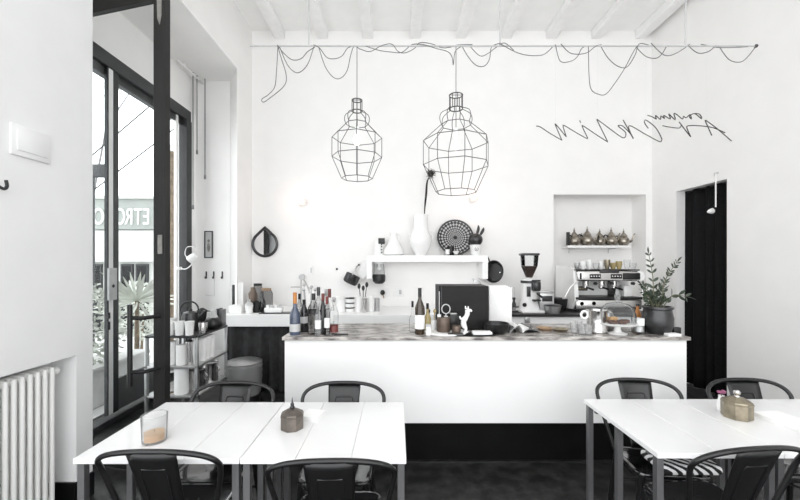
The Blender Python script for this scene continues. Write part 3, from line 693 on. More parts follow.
# stacked dishes and canisters right of the bottles
def onback(px, Y=4.75): return (X(px, Y), Y, WT)
for k, (px, y, r_, h_, m, l) in enumerate(((341, 4.72, .055, .19, 'white', 'white straight canister left of the stacked dark rimmed tins'), (358.5, 4.72, .04, .20, 'white', 'tall white canister right of the stacked dark rimmed tins'),
        (365, 4.7, .036, .18, 'chrome', 'shiny steel canister beside the tall white canister'), (371, 4.74, .036, .20, 'white', 'white canister second from the right of the canister row'), (377, 4.8, .036, .17, 'bsteel', 'brushed steel canister at the right of the row'))):
    o = thing('canister', l, 'canister', onback(px, y), 0, 'canisters on the back worktop')
    MB().cyl((0, 0, 0), r_, h_ - .02, 22).build('body', m, o); MB().lathe([(r_ * 1.02, h_ - .02), (r_ * 1.02, h_ - .005), (r_ * .9, h_), (0, h_)], n=22).build('lid', m, o)
zz = WT
for k, l in enumerate(('bottom of the three stacked dark rimmed tins', 'middle of the three stacked dark rimmed tins', 'top of the three stacked dark rimmed tins')):
    o = thing('stacking_tin', l, 'tin', (X(350, 4.72), 4.72, zz), 0, 'stacked dark rimmed tins')
    MB().cyl((0, 0, 0), .055, .048, 22).build('body', 'white', o); MB().lathe([(0, .048), (.058, .048), (.058, .06), (0, .06)], n=22).build('rim', 'bkplastic', o); zz += .0605
o = thing('utensil_pot', 'white pot of dark kitchen utensils behind the canisters', 'utensil pot', onback(363, 5.0))
MB().lathe([(0, 0), (.05, 0), (.055, .17), (.05, .17), (.047, .01), (0, .01)]).build('pot', 'white', o)
for a, b_, q in ((-.03, -.01, .36), (.0, .03, .33), (.03, -.02, .38)):
    s = MB().tube([(a * .6, b_, .02), (a * 1.6, b_ * 1.2, q - .08)], .005, 6); s.ball((a * 1.75, b_ * 1.2, q - .05), .022, (1, .35, 1.7), 10); s.build('utensil', 'bkplastic', o)

# ------------------------------------------------------------------ things on the bar counter
def onc(px, Y): return (X(px, Y), Y, CT)
def bottle(label, px, Y, r, h, body, m, cap, mcap, lab=None, labm='paper', sh=.62, neck=.32, group='bottles on the left end of the bar', taper=1):
    o = thing('bottle', label, 'bottle', onc(px, Y), 0, group)
    rn = r * neck
    MB().lathe([(0, 0), (r * .93, 0), (r, .008), (r, h * sh * .9), (r * .92, h * sh), (rn * 1.3, h * (sh + .14)), (rn, h * (sh + .2)), (rn, h * .93), (0, h * .93)], n=20).build('body', m, o)
    if lab: MB().lathe([(r * 1.01, h * lab[0]), (r * 1.015, h * lab[0] + .001), (r * 1.015, h * lab[1] - .001), (r * 1.01, h * lab[1])], n=20).build('paper_label', labm, o)
    MB().lathe([(rn * 1.05, h * cap), (rn * 1.18, h * cap + .002), (rn * 1.15, h), (0, h)], n=14).build('cap', mcap, o)
    return o
bottle('blue grey bottle with an orange neck at the left bar end', 295, 3.0, .042, .34, 1, 'bottleblue', .74, 'orange', (.08, .26), 'lightcable', taper=1, sh=.50)
bottle('black bottle with white label behind the orange necked bottle', 304, 3.12, .036, .27, 1, 'bottleblack', .85, 'bkplastic', (.28, .48), 'lightcable', sh=.66)
bottle('stout clear bottle with a pour spout beside the black labelled bottle', 313.5, 3.02, .046, .33, 1, 'smoke', .84, 'bkplastic', (.5, .6), 'bkplastic', sh=.66)
bottle('clear bottle with dark stopper behind the stout clear bottle', 318.5, 3.2, .04, .37, 1, 'smoke', .8, 'greymetal', None, sh=.6)
bottle('slim dark bottle with red cap in the middle of the bar cluster', 323, 3.02, .026, .33, 1, 'bottleblack', .82, 'red', None, sh=.6, neck=.45)
bottle('thin grey bottle with red top in front of the pale bottles', 327, 2.97, .022, .31, 1, 'smoke', .80, 'red', (.2, .45), sh=.62, neck=.5)
bottle('tall pale bottle with dull red seal', 329.5, 3.12, .038, .36, 1, 'clear', .80, 'red', (.25, .5), sh=.6)
bottle('clear bottle with reddish label at the right of the bar cluster', 334, 3.03, .035, .30, 1, 'clear', .86, 'bsteel', (.05, .24), 'red', sh=.62)
bottle('clear ribbed bottle standing at the back of the bar cluster', 326, 3.26, .036, .35, 1, 'clear', .82, 'bsteel', (.3, .5), 'lightcable', group='bottles on the left end of the bar')
bottle('pale liqueur bottle with black cap behind the blue grey bottle', 299.5, 3.24, .034, .31, 1, 'smoke', .84, 'bkplastic', (.3, .55), group='bottles on the left end of the bar')
bottle('frosted bottle between the stout clear bottle and the slim dark one', 318, 2.97, .026, .27, 1, 'frost', .82, 'bsteel', (.2, .45), 'matte', group='bottles on the left end of the bar')
o = thing('cocktail_tools', 'steel beaker full of bar tools behind the bottles', 'bar tools', onc(309, 3.32))
MB().lathe([(0, 0), (.04, 0), (.048, .16), (.045, .16), (.037, .01), (0, .01)]).build('beaker', 'chrome', o)
for k in range(5):
    a = k * 1.3; MB().tube([(.02 * math.cos(a), .02 * math.sin(a), .01), (.055 * math.cos(a), .04 * math.sin(a), .33 + .02 * (k % 3))], .004, 6).ball((.056 * math.cos(a), .04 * math.sin(a), .34 + .02 * (k % 3)), .014, n=8).build('tool', 'bsteel', o)
tag(MB().box((-.06, -.012, 0), (.06, .012, .012), .004).build('bar_knife', 'bkplastic', loc=onc(341, 2.98)), 'black handled knife lying right of the bottle cluster', 'knife')
# centre group
bottle('brown wine bottle with white label and pour spout', 419.8, 3.02, .040, .375, 1, 'bottlebrown', .80, 'bkplastic', (.12, .42), sh=.6, group='bottles in the middle of the bar')
bottle('clear oil cruet left of the brown wine bottle', 412.5, 3.1, .026, .26, 1, 'clear', .8, 'bkplastic', None, sh=.45, group='bottles in the middle of the bar')
bottle('yellow oil bottle right of the brown wine bottle', 427.5, 3.12, .03, .24, 1, 'oil', .8, 'bkplastic', None, sh=.5, group='bottles in the middle of the bar')
o = thing('white_jar', 'little white jar in front of the yellow oil bottle', 'jar', onc(428.5, 2.97))
MB().cyl((0, 0, 0), .022, .07, 18).build('jar', 'white', o); MB().cyl((0, 0, .07), .023, .018, 18).build('lid', 'lightcable', o)
o = thing('spoon_jar', 'white beaker holding dark spoons behind the little white jar', 'utensil pot', onc(433, 3.14))
MB().lathe([(0, 0), (.03, 0), (.036, .10), (.033, .10), (.028, .01), (0, .01)]).build('beaker', 'white', o)
for a in (-.025, .01, .025): MB().tube([(a * .5, 0, .015), (a * 1.4, 0, .16)], .004, 6).ball((a * 1.5, 0, .17), .014, (1, .5, 1.4), 8).build('spoon', 'oil' if a == .01 else 'bkplastic', o)
tag(MB().lathe([(0, 0), (.165, 0), (.175, .008), (.165, .016), (0, .014)], n=40).build('serving_board', 'matte', loc=(X(446, 3.06), 3.075, CT)), 'round pale board under the brown canister and tins', 'board')
BZ = CT + .0145
o = thing('brown_canister', 'brown metal canister with a ring topped bill holder', 'canister', (X(443.8, 3.03), 3.05, BZ))
MB().lathe([(0, 0), (.052, 0), (.056, .006), (.056, .115), (.053, .122), (0, .118)]).build('body', 'bronze', o)
MB().cyl((-.035, 0, .119), .016, .022, 14).build('knob', 'white', o)
MB().tube([(-.035, 0, .14), (-.035, 0, .33)], .0035, 6).build('rod', 'bsteel', o)
s = MB(); s.tube([(.02 + .034 * math.cos(2 * PI * a / 24), 0, .185 + .038 * math.sin(2 * PI * a / 24)) for a in range(24)], .0045, 8, True); s.tube([(.02, 0, .147), (.02, 0, .119)], .004); s.ball((.02, 0, .124), .012, (1.5, 1, .6))
s.build('ring_holder', 'lightcable', o)
o = thing('black_canister', 'black square canister behind the small copper tin', 'canister', (X(453.5, 3.14), 3.15, BZ))
MB().box((-.04, -.04, 0), (.04, .04, .13), .008).build('body', 'bkplastic', o); MB().box((-.03, -.03, .13), (.03, .03, .14), .004).build('lid', 'bsteel', o)
o = thing('copper_tin', 'small faceted copper tin left of the white figurine', 'tin', (X(456.5, 2.99), 3.0, BZ))
MB().lathe([(0, 0), (.034, 0), (.037, .02), (.036, .055), (.032, .06), (0, .06)], n=10).build('body', 'bronze', o)
# white figurine (carved seahorse-like statuette)
o = thing('white_figurine', 'white carved animal statuette in front of the charcoal box', 'figurine', (X(465.5, 3.0), 3.01, BZ))
s = MB(); s.tube(smoothpath([(0, 0, 0), (.005, 0, .03), (-.012, 0, .06), (-.012, 0, .095), (.006, 0, .125), (.018, 0, .155), (.012, 0, .185)], 4),
    [.014, .013, .012, .012, .013, .016, .019, .022, .023, .023, .022, .022, .022, .023, .023, .022, .02, .019, .019, .02, .02, .019, .018, .016, .012], 10)
s.tube(smoothpath([(.016, 0, .175), (.04, -.005, .18), (.05, -.01, .17)], 3), [.017, .016, .014, .012, .01, .009, .007], 8)
s.tube([(.005, 0, .19), (.0, 0, .215)], [.008, .004], 6); s.tube([(.022, 0, .19), (.024, 0, .213)], [.008, .004], 6)
s.tube(smoothpath([(-.012, 0, .11), (-.04, -.01, .115), (-.045, -.01, .135)], 3), [.011, .01, .01, .009, .008, .007, .006], 8); s.cyl((0, 0, -.0005), .024, .012, 16)
s.build('statuette', 'white', o)
o = thing('charcoal_box', 'large charcoal square box standing on the bar', 'box', (X(463.8, 3.2), 3.2, CT))
bw = 25.0 * 3.2 / F
MB().box((-bw, 0, 0), (bw, .30, Z(286, 3.2) - CT), .006).build('case', 'board', o, smooth=False)
MB().box((-bw + .022, -.003, .004), (-bw + .026, .001, Z(286.5, 3.2) - CT)).build('edge_strip', 'greymetal', o, smooth=False)
o = thing('white_panel_box', 'upright white box right of the charcoal box', 'box', (X(500.5, 3.4), 3.4, CT))
MB().box((-.105, 0, 0), (.072, .1, Z(286, 3.4) - CT), .004).build('case', 'paper', o, smooth=False)
MB().box((.073, .01, 0), (.108, .1, Z(287.5, 3.4) - CT), .003).build('case_side', 'matte', o, smooth=False)
o = thing('black_bowl', 'black round bowl at the right foot of the charcoal box', 'bowl', onc(496, 3.06))
MB().lathe([(0, 0), (.07, 0), (.10, .04), (.105, .085), (.10, .085), (.095, .04), (.065, .008), (0, .008)], n=32).build('bowl', 'bkplastic', o)
o = thing('bill_tray', 'flat black tray at the bar edge holding a folded napkin', 'tray', onc(477, 2.965))
MB().lathe([(0, 0), (.14, 0), (.16, .012), (.155, .014), (.135, .005), (0, .005)], n=32, mtx=Matrix.Diagonal((1, .38, 1, 1))).build('tray', 'bkplastic', o)
tag(MB().box((-.075, -.04, 0), (.075, .04, .028), .006).build('folded_napkin', 'paper', loc=(X(482, 2.96), 2.965, CT + .0055)), 'folded white napkin on the flat black tray', 'napkin')
tag(MB().box((-.07, -.035, 0), (.05, .02, .022), .003).build('order_pad', 'greymetal', loc=onc(456.5, 2.95)), 'dark order pad at the bar edge below the white figurine', 'pad')
# open magazine
o = thing('open_magazine', 'open magazine lying on the bar right of the black bowl', 'magazine', onc(519, 3.15))
s = MB()
def sheet(s, x0, x1, rise, y0=-.1, y1=.12):
    n = 8; rows = []
    for j in range(2):
        rows.append([s.bm.verts.new((x0 + (x1 - x0) * i / n, (y0, y1)[j], .002 + rise * math.sin(PI * (i / n) ** .7))) for i in range(n + 1)])
    for i in range(n): s.bm.faces.new((rows[0][i], rows[0][i + 1], rows[1][i + 1], rows[1][i]))
for k in range(3): sheet(s, 0, .16 - .004 * k, .028 + .006 * k); sheet(s, 0, -.11 + .004 * k, .05 + .006 * k)
pg = s.build('pages', 'paper', o)
s = MB(); sheet(s, -.112, -.05, .06); sheet(s, .05, .085, .05); s.build('printed_picture', 'greymetal', o)
# right part of the bar
for k, (px, y, m, l) in enumerate(((545, 3.2, 'wood', 'pale wooden spoon rest lying in the middle right of the bar'), (560, 3.15, 'brass', 'small brass dish on the bar left of the little glasses'))):
    tag(MB().lathe([(0, 0), (.05, 0), (.07, .02), (.066, .022), (.045, .006), (0, .006)], n=24).build('small_dish', m, loc=onc(px, y)), l, 'dish')
gl = None
for k, (px, y, l) in enumerate(((574, 3.05, 'small tumbler leftmost in front of the white handled jug'), (578.5, 3.15, 'small tumbler second along, left of the steel jug'), (582, 3.0, 'small tumbler at the bar edge below the jug handle'), (588.5, 2.98, 'small tumbler nearest the steel jug foot'))):
    if gl is None:
        gl = thing('tumbler', l, 'glass', onc(px, y), 0, 'small tumblers on the bar')
        MB().lathe([(0, 0), (.024, 0), (.03, .085), (.028, .085), (.022, .012), (0, .012)], n=18).build('glass', 'frost', gl)
    else: dup(gl, onc(px, y), 0, l)
o = thing('steel_jug', 'shiny steel jug with a white ring handle on the bar', 'jug', onc(597, 3.1))
MB().lathe([(0, 0), (.072, 0), (.080, .01), (.076, .1), (.078, .17), (.086, .185), (.078, .185), (.07, .16), (.066, .01), (0, .01)], n=28).build('body', 'chrome', o)
s = MB(); s.tube([(-.105 + .028 * math.cos(2 * PI * a / 20), 0, .145 + .03 * math.sin(2 * PI * a / 20)) for a in range(20)], .010, 8, True); s.build('handle', 'white', o)
o = thing('steel_creamer', 'squat steel pot between the jug and the cake stand', 'pot', onc(606, 3.22))
MB().lathe([(0, 0), (.05, 0), (.065, .03), (.067, .09), (.055, .14), (.05, .15), (0, .15)]).build('body', 'bsteel', o); MB().lathe([(.05, .15), (.04, .165), (.012, .175), (.016, .19), (0, .195)]).build('lid', 'chrome', o)
ck = thing('cake_stand', 'white footed cake stand on the bar', 'cake stand', onc(617.5, 3.03))
MB().lathe([(0, 0), (.07, 0), (.072, .006), (.03, .02), (.022, .05), (.04, .072), (.145, .078), (.155, .088), (.15, .09), (0, .086)], n=40).build('stand', 'white', ck)
cz = CT + .0865
o = thing('glass_dome', 'clear glass dome with knob covering the cakes', 'glass dome', (X(617.5, 3.03), 3.03, cz))
MB().lathe([(.132, .001), (.132, .07), (.118, .12), (.085, .155), (.03, .172), (.0, .175)], n=36).build('dome', 'domeglass', o)
MB().lathe([(0, .174), (.014, .176), (.02, .2), (.024, .225), (.016, .25), (.012, .27), (0, .275)], n=18).build('knob', 'frost', o)
for k, (dx, dy, m, h_, l) in enumerate(((-.06, -.03, 'cake', .028, 'brown cake piece at the left under the glass dome'), (.01, -.04, 'cake', .034, 'brown cake piece in front under the glass dome'), (.065, .01, 'cake', .03, 'brown cake piece at the right under the glass dome'), (-.01, .05, 'amber', .045, 'golden cake piece at the back under the glass dome'))):
    tag(MB().box((-.032, -.028, 0), (.032, .028, h_), .012, 3).build('cake_piece', m, loc=(X(617.5, 3.03) + dx, 3.03 + dy, cz)), l, 'cake', 'cakes under the dome')
tag(MB().lathe([(0, 0), (.03, 0), (.036, .03), (.036, .10), (.03, .11), (0, .11)], n=20).build('white_cup', 'white', loc=onc(612, 3.26)), 'white cup standing behind the glass dome', 'cup')
o = thing('candle_jar', 'clear jar with white filling between dome and plant', 'jar', onc(638.5, 3.06))
MB().lathe([(0, 0), (.048, 0), (.05, .01), (.05, .14), (.047, .14), (.046, .012), (0, .01)], n=24).build('glass', 'clear', o)
MB().cyl((0, 0, .012), .044, .05, 20).build('dark_filling', 'bsteel', o); MB().cyl((0, 0, .063), .044, .06, 20).build('white_filling', 'paper', o)
o = thing('orange_bottle', 'small bottle with orange contents behind the clear jar', 'bottle', onc(637.5, 3.25))
MB().lathe([(0, 0), (.03, 0), (.032, .12), (.012, .17), (.012, .2), (0, .2)], n=18).build('body', 'orange', o); MB().cyl((0, 0, .2), .014, .02, 12).build('cap', 'greymetal', o)
tag(MB().box((-.03, -.02, 0), (.03, .02, .055), .006).build('card_reader', 'bkplastic', loc=onc(676, 3.03)), 'small black card reader at the right bar end beside the plant pot', 'card reader')
tag(MB().box((-.05, -.035, 0), (.05, .035, .02), .002).build('paper_pad', 'paper', loc=onc(672, 2.95)), 'small stack of white paper slips at the right bar end', 'paper')
# zz plant
pl = thing('potted_plant', 'green plant with feathery fronds in a dark metal pot', 'potted plant', onc(657.5, 3.06))
MB().lathe([(0, 0), (.085, 0), (.09, .006), (.112, .07), (.113, .13), (.10, .19), (.102, .2), (.112, .205), (.112, .222), (.10, .222), (.098, .195), (0, .19)], n=36).build('pot', 'greymetal', pl)
MB().lathe([(0, .192), (.096, .192), (.09, .20), (0, .203)], n=20).build('soil', 'thistle', pl)
def frond(base, tip, bend, n, L, side=(0, 1, 0)):
    base, tip = Vector(base), Vector(tip); mid = (base + tip) / 2 + Vector(bend)
    pts = smoothpath([base, mid, tip], 10)
    fo = MB().tube(pts, [.006 - .004 * i / 20 for i in range(21)], 6).build('frond', 'stem', pl)
    s = MB()
    for k in range(n):
        i = 5 + int(14 * k / max(1, n - 1)); p = pts[min(i, 20)]; t = (pts[min(i + 1, 20)] - pts[max(i - 1, 0)]).normalized()
        sd = t.cross(Vector((random.uniform(-.25, .25), 1, random.uniform(-.2, .2)))).normalized()
        for sg in (-1, 1):
            dd = t * .75 + sd * sg * .8 + Vector((0, random.uniform(-.35, .35), 0))
            wv = dd.cross(Vector((0, 1, .2))); wv = (wv.normalized() + Vector((0, random.uniform(-.8, .8), 0)))
            s.leafq(p, dd, wv, L * random.uniform(.8, 1.1) * (1 - .35 * k / n))
    s.leafq(pts[-1], t, (0, 1, .3), L)
    s.build('leaflets', 'leaf', fo)
q = lambda px, py: (X(px, 3.06) - X(657.5, 3.06), Z(py, 3.06) - CT)
def fr_(px, py, bx, dy, bend, n, L):
    a = q(px, py); frond((bx, dy * .2, .2), (a[0], dy, a[1]), bend, n, L)
fr_(650.5, 254, -.03, .02, (.015, 0, .02), 7, .062)
fr_(674.5, 262, .02, -.03, (-.03, 0, .04), 11, .058)
fr_(681, 296, .03, -.05, (-.01, 0, .06), 4, .085)
fr_(668, 284, .0, .05, (-.02, 0, .04), 6, .06)
fr_(640, 296, -.04, -.05, (.0, 0, .05), 6, .055)
fr_(647, 285, -.02, .06, (.0, 0, .04), 7, .055)
fr_(655, 300, -.01, -.07, (.0, 0, .03), 6, .05)
fr_(645, 302, -.03, -.03, (.0, 0, .04), 6, .05)
for px, py, dy in ((649, 297, -.06), (653, 294, .03), (660, 298, -.07), (664, 300, .02), (643, 292, .0)): fr_(px, py, (px - 655) * .002, dy, (.0, 0, .03), 5, .05)

# ------------------------------------------------------------------ metal rack by the window with its things
RX0, RX1, RY0, RY1 = -2.36, -1.89, 3.5, 4.1
rk = thing('wire_rack', 'grey metal shelf rack by the shop window', 'rack', ((RX0 + RX1) / 2, (RY0 + RY1) / 2, 0))
rw, rd = (RX1 - RX0) / 2, (RY1 - RY0) / 2
for sx in (-1, 1):
    for sy in (-1, 1): MB().box((sx * rw - .014, sy * rd - .014, 0), (sx * rw + .014, sy * rd + .014, .905), .003).build('post', 'bsteel', rk)
RS = (.34, .62, .905)
for k, z in enumerate(RS): MB().box((-rw - .014, -rd - .014, z - .022), (rw + .014, rd + .014, z), .003).build('shelf', 'bsteel' if k < 2 else 'frame', rk)
RS = [z + .0003 for z in RS]
def onr(px, Y, k): return (X(px, Y), Y, RS[k])
cp = None
for k, (px, y, l) in enumerate(((169.5, 3.53, 'white cup at the left front of the rack top'), (179.5, 3.53, 'white cup in the middle front of the rack top'), (189.5, 3.53, 'white cup at the right front of the rack top'))):
    if cp is None:
        cp = thing('latte_cup', l, 'cup', onr(px, y, 2), 0, 'white cups on the rack top')
        MB().lathe([(0, 0), (.034, 0), (.042, .12), (.044, .13), (.04, .13), (.031, .01), (0, .01)], n=20).build('cup', 'white', cp)
    else: dup(cp, onr(px, y, 2), 0, l)
o = thing('kettle', 'dark grey kettle with a looped handle on the rack top', 'kettle', onr(190.5, 3.78, 2))
MB().lathe([(0, 0), (.085, 0), (.09, .01), (.082, .13), (.07, .18), (.03, .195), (0, .2)], n=28).build('body', 'greymetal', o)
MB().tube(smoothpath([(-.08, 0, .15), (-.105, 0, .22), (-.05, 0, .285), (.03, 0, .285), (.075, 0, .24), (.08, 0, .17)], 5), .008).build('handle', 'bkplastic', o)
MB().tube(smoothpath([(.07, 0, .1), (.12, 0, .16), (.14, 0, .2)], 4), [.02, .019, .018, .017, .016, .015, .013, .012, .011], 8).build('spout', 'greymetal', o)
MB().ball((0, 0, .205), .018).build('knob', 'bkplastic', o)
o = thing('black_moka_pot', 'black moka pot behind the kettle on the rack', 'moka pot', onr(202, 3.98, 2))
MB().lathe([(0, 0), (.05, 0), (.055, .01), (.042, .09), (.055, .17), (.05, .18), (.02, .2), (0, .205)], n=8).build('body', 'bkplastic', o)
MB().tube([(.05, 0, .17), (.1, 0, .165), (.095, 0, .06)], .009).build('handle', 'bkplastic', o)
o = thing('dark_teapot', 'black round teapot at the right rear of the rack top', 'teapot', onr(213.5, 3.86, 2))
MB().lathe([(0, 0), (.06, 0), (.085, .03), (.09, .06), (.075, .1), (.05, .12), (0, .125)], n=26).build('body', 'bkplastic', o)
MB().lathe([(0, .12), (.045, .12), (.03, .15), (.03, .19), (.02, .2), (0, .2)], n=16).build('lid', 'lightcable', o)
o = thing('silver_jug', 'small steel jug between kettle and black teapot', 'jug', onr(203, 3.66, 2))
MB().lathe([(0, 0), (.038, 0), (.042, .09), (.04, .1), (.037, .1), (.036, .01), (0, .01)]).build('body', 'chrome', o)
tag(MB().lathe([(0, 0), (.035, 0), (.04, .12), (.036, .12), (.03, .01), (0, .01)]).build('white_mug', 'white', loc=onr(172.5, 3.8, 2)), 'white mug behind the row of cups on the rack', 'mug')
for k, (px, l) in enumerate(((219.5, 'thin dark book standing at the back of the rack top'), (222.6, 'thin grey book leaning beside the dark book'))):
    tag(MB().box((-.014, -.05, 0), (.014, .05, .19 - .01 * k), .003).build('thin_book', ('frame', 'steel')[k], loc=(X(px + .5, 4.05), 4.04, RS[2])), l, 'book', 'thin books on the rack top')
# middle shelf
for k, (px, y, m, l) in enumerate(((171, 3.56, 'white', 'white jar at the left on the middle rack shelf'), (181, 3.54, 'paper', 'white paper wrapped jar in the middle of the rack shelf'), (190, 3.58, 'chrome', 'steel shaker on the middle rack shelf beside the post'))):
    tag(MB().cyl((0, 0, 0), .042, .22 - .03 * (k % 2), 22).build('shelf_jar', m, loc=onr(px, y, 1)), l, 'jar', 'jars on the middle rack shelf')
pst = None
for k in range(4):
    px, y = 199.5 + 5.3 * k, 3.62 + .08 * k
    l = 'stack of white cups, %s from the front on the middle rack shelf' % ('first', 'second', 'third', 'last')[k]
    if pst is None:
        pst = thing('cup_stack', l, 'stack of cups', onr(199.5, 3.62, 1), 0, 'stacked white cups on the rack')
        MB().lathe([(0, 0), (.03, 0)] + [v for j in range(6) for v in ((.038, .09 + .022 * j), (.042, .092 + .022 * j), (.042, .1 + .022 * j))] + [(.03, .225), (0, .225)], n=18).build('cups', 'paper', pst)
    else: dup(pst, (RX1 - .05, y, RS[1]), 0, l)
pst.location = (RX1 - .06, 3.6, RS[1])
# bottom shelf
o = thing('paper_roll', 'tall white paper roll at the front of the lowest rack shelf', 'paper roll', onr(181.5, 3.56, 0))
MB().cyl((0, 0, 0), .062, .25, 26).build('roll', 'paper', o); MB().cyl((0, 0, .25), .02, .012, 12).build('core', 'lightcable', o)
o = thing('clip_jar', 'clear jar with white contents left of the paper roll', 'jar', onr(170.5, 3.58, 0))
MB().cyl((0, 0, 0), .045, .2, 22).build('glass', 'smoke', o); MB().cyl((0, 0, .2), .047, .02, 20).build('lid', 'white', o)
for k, (y, l) in enumerate(((3.68, 'steel tin nearest the front post on the lowest rack shelf'), (3.93, 'steel tin at the rear of the lowest rack shelf'))):
    o = thing('steel_tin', l, 'tin', (RX1 - .09, y, RS[0]), 0, 'steel tins on the lowest rack shelf')
    s = MB(); s.lathe([(0, 0), (.078, 0), (.08, .005)] + [(.08 - .003 * (j % 2), .03 + .03 * j) for j in range(6)] + [(.082, .2), (.078, .2), (.075, .19), (0, .19)], n=28); s.build('can', 'chrome', o)
    MB().tube(smoothpath([(.08, 0, .16), (.1, 0, .13), (.08, 0, .1)], 3), .005).build('handle', 'chrome', o)
tag(MB().box((-.05, -.05, 0), (.05, .05, .09), .005).build('dark_tin', 'frame', loc=(RX1 - .25, 3.78, RS[0])), 'dark square tin behind the paper roll', 'tin')

# waste bin
wb = thing('waste_bin', 'round steel waste bin with a clear liner before the curtain', 'bin', (X(244, 4.2), 4.2, 0))
MB().lathe([(0, 0), (.17, 0), (.175, .01), (.19, .44), (.18, .44), (.165, .02), (0, .02)], n=36).build('body', 'greymetal', wb)
s = MB(); rnd = random.Random(3)
s.lathe([(.180, .12), (.187, .22), (.190, .26), (.196, .30), (.192, .335), (.199, .37), (.193, .40), (.200, .43), (.194, .462), (.188, .468), (.186, .40)], n=48)
for v in s.bm.verts: v.co += v.co.normalized() * rnd.uniform(-.004, .004)
s.build('liner', 'bagfilm', wb)
MB().lathe([(0, .462), (.17, .458), (.196, .464), (.198, .476), (.17, .488), (.08, .498), (.06, .505), (0, .507)], n=40).build('lid', 'bsteel', wb)

# ------------------------------------------------------------------ wall and window lamp, blind cords
wl = thing('clip_lamp', 'white clip on spot lamp fixed to the window mullion', 'lamp', (XG, 4.79, Z(268.5, 4.79)))
MB().box((-.02, -.03, -.02), (.03, .03, .02), .005).build('clamp', 'matte', wl)
lx = lambda px, Y=4.7: X(px, Y) - XG
MB().tube(smoothpath([(.02, 0, .0), (lx(184), -.06, -.005), (lx(190), -.09, .03), (lx(193), -.09, .08)], 5), .007).build('arm', 'matte', wl)
MB().lathe([(0, -.055), (.03, -.05), (.048, -.03), (.055, .055), (.05, .055), (.042, -.02), (0, -.03)], n=24, mtx=Matrix.Translation((lx(193), -.09, .14)) @ Matrix.Rotation(.9, 4, 'Y') @ Matrix.Rotation(PI, 4, 'X')).build('shade', 'white', wl)
MB().tube(smoothpath([(lx(198), -.09, .19), (lx(194), -.09, .27), (lx(187), -.09, .27), (lx(185), -.09, .18), (lx(189), -.09, .12)], 5), .005).build('bracket', 'matte', wl)
cr = thing('window_blind', 'short white blind rail with three long cords at the window recess soffit', 'blind', (-2.72, 4.95, 4.14))
MB().box((-.012, -.35, -.05), (.012, .245, -.03), .003).build('rail', 'matte', cr)
for yy in (-.2, .2): MB().box((-.008, yy - .01, -.03), (.008, yy + .01, 0)).build('bracket', 'matte', cr)
for (px, y1, Y, l) in ((193, 205, 4.97, 'long grey blind cord nearest the window frame'), (197, 150, 5.05, 'grey blind cord in the middle of the three'), (205, 175, 5.14, 'shorter grey blind cord nearest the white end wall')):
    top = 4.139 - Z(y1, Y)
    pc_ = MB().tube([(0, 0, 0), (.0, 0, top)], .007, 6).build('cord', 'steel', cr, loc=(X(px, Y) + 2.72, Y - 4.95, Z(y1, Y) - 4.14))
    MB().lathe([(0, -.06), (.014, -.055), (.011, 0), (0, .005)], n=10).build('pull', 'steel', pc_)

# ------------------------------------------------------------------ hanging rail, cables, lamps, lettering
RYr = 3.4; RZ = Z(46, RYr)
rl = thing('hanging_rail', 'thin pale rail hung from the ceiling above the bar', 'rail', (0, RYr, RZ))
MB().tube([(X(250, RYr), 0, 0), (X(756, RYr), 0, 0)], .0075, 10).build('rail', 'lightcable', rl)
for px, zt in ((309, ZC), (500, 4.83), (685.5, ZC)):
    MB().tube([(X(px, RYr), 0, 0), (X(px, RYr), 0, zt - RZ)], .0065, 8).build('hanger_rod', 'lightcable', rl)
MB().ball((X(756, RYr), 0, 0), .016).build('end_cap', 'black', rl)
segs = [
 [(278,46),(276.5,70),(274,86),(268,95),(262,99),(263,102),(270,99),(284,86),(286,75),(281,58),(278,46)],
 [(278,46),(284,54),(292,59),(301,58),(308,53),(314,46)], [(279,46),(287,64),(295,72),(302,72),(309,64),(314,46)],
 [(314,46),(320,49),(327,58),(335,60),(342,56),(348,48),(356,45)], [(319,48),(325,66),(333,77),(340,78),(347,71),(351,55),(354,45),(360,48)],
 [(360,48),(370,51),(382,46),(392,45),(398,52),(405,54),(414,48),(420,43),(432,43),(442,48),(450,46),(458,44),(472,46)],
 [(366,47),(378,49),(390,52),(402,51),(412,45),(424,46),(436,48),(448,51),(452,58),(453,66),(455,52),(462,45)],
 [(462,45),(468,58),(476,66),(484,67),(489,60),(492,46),(500,44)], [(470,46),(480,56),(488,54),(496,47),(504,44),(514,50)],
 [(500,45),(515,52),(527,56),(540,56),(548,51),(555,44)], [(555,45),(561,60),(570,62),(577,57),(583,47),(590,45)], [(560,45),(572,52),(585,54),(595,47),(602,44)],
 [(588,47),(588.5,75),(590,90),(597,95),(606,94),(614,84),(625,68),(632,54),(637,46)], [(602,45),(608,58),(618,66),(628,66),(634,56),(638,45),(650,44)],
 [(637,46),(645,57),(655,59),(663,53),(668,45)], [(650,44),(666,54),(678,52),(690,44)], [(687,45),(696,54),(706,53),(716,46)], [(700,45),(720,47),(738,48),(756,45)],
 [(720,47),(728,60),(738,63),(748,57),(755,46)]]
cb = thing('draped_cable', 'dark cable looped along the pale rail above the bar', 'cable', (0, RYr, RZ))
rnd = random.Random(11)
for sg in segs:
    pts = [(X(a, RYr), rnd.uniform(-.022, .022), Z(b_, RYr) - RZ) for a, b_ in sg]
    MB().tube(smoothpath(pts, 5), .0037, 6).build('cable_loop', 'cable', cb)
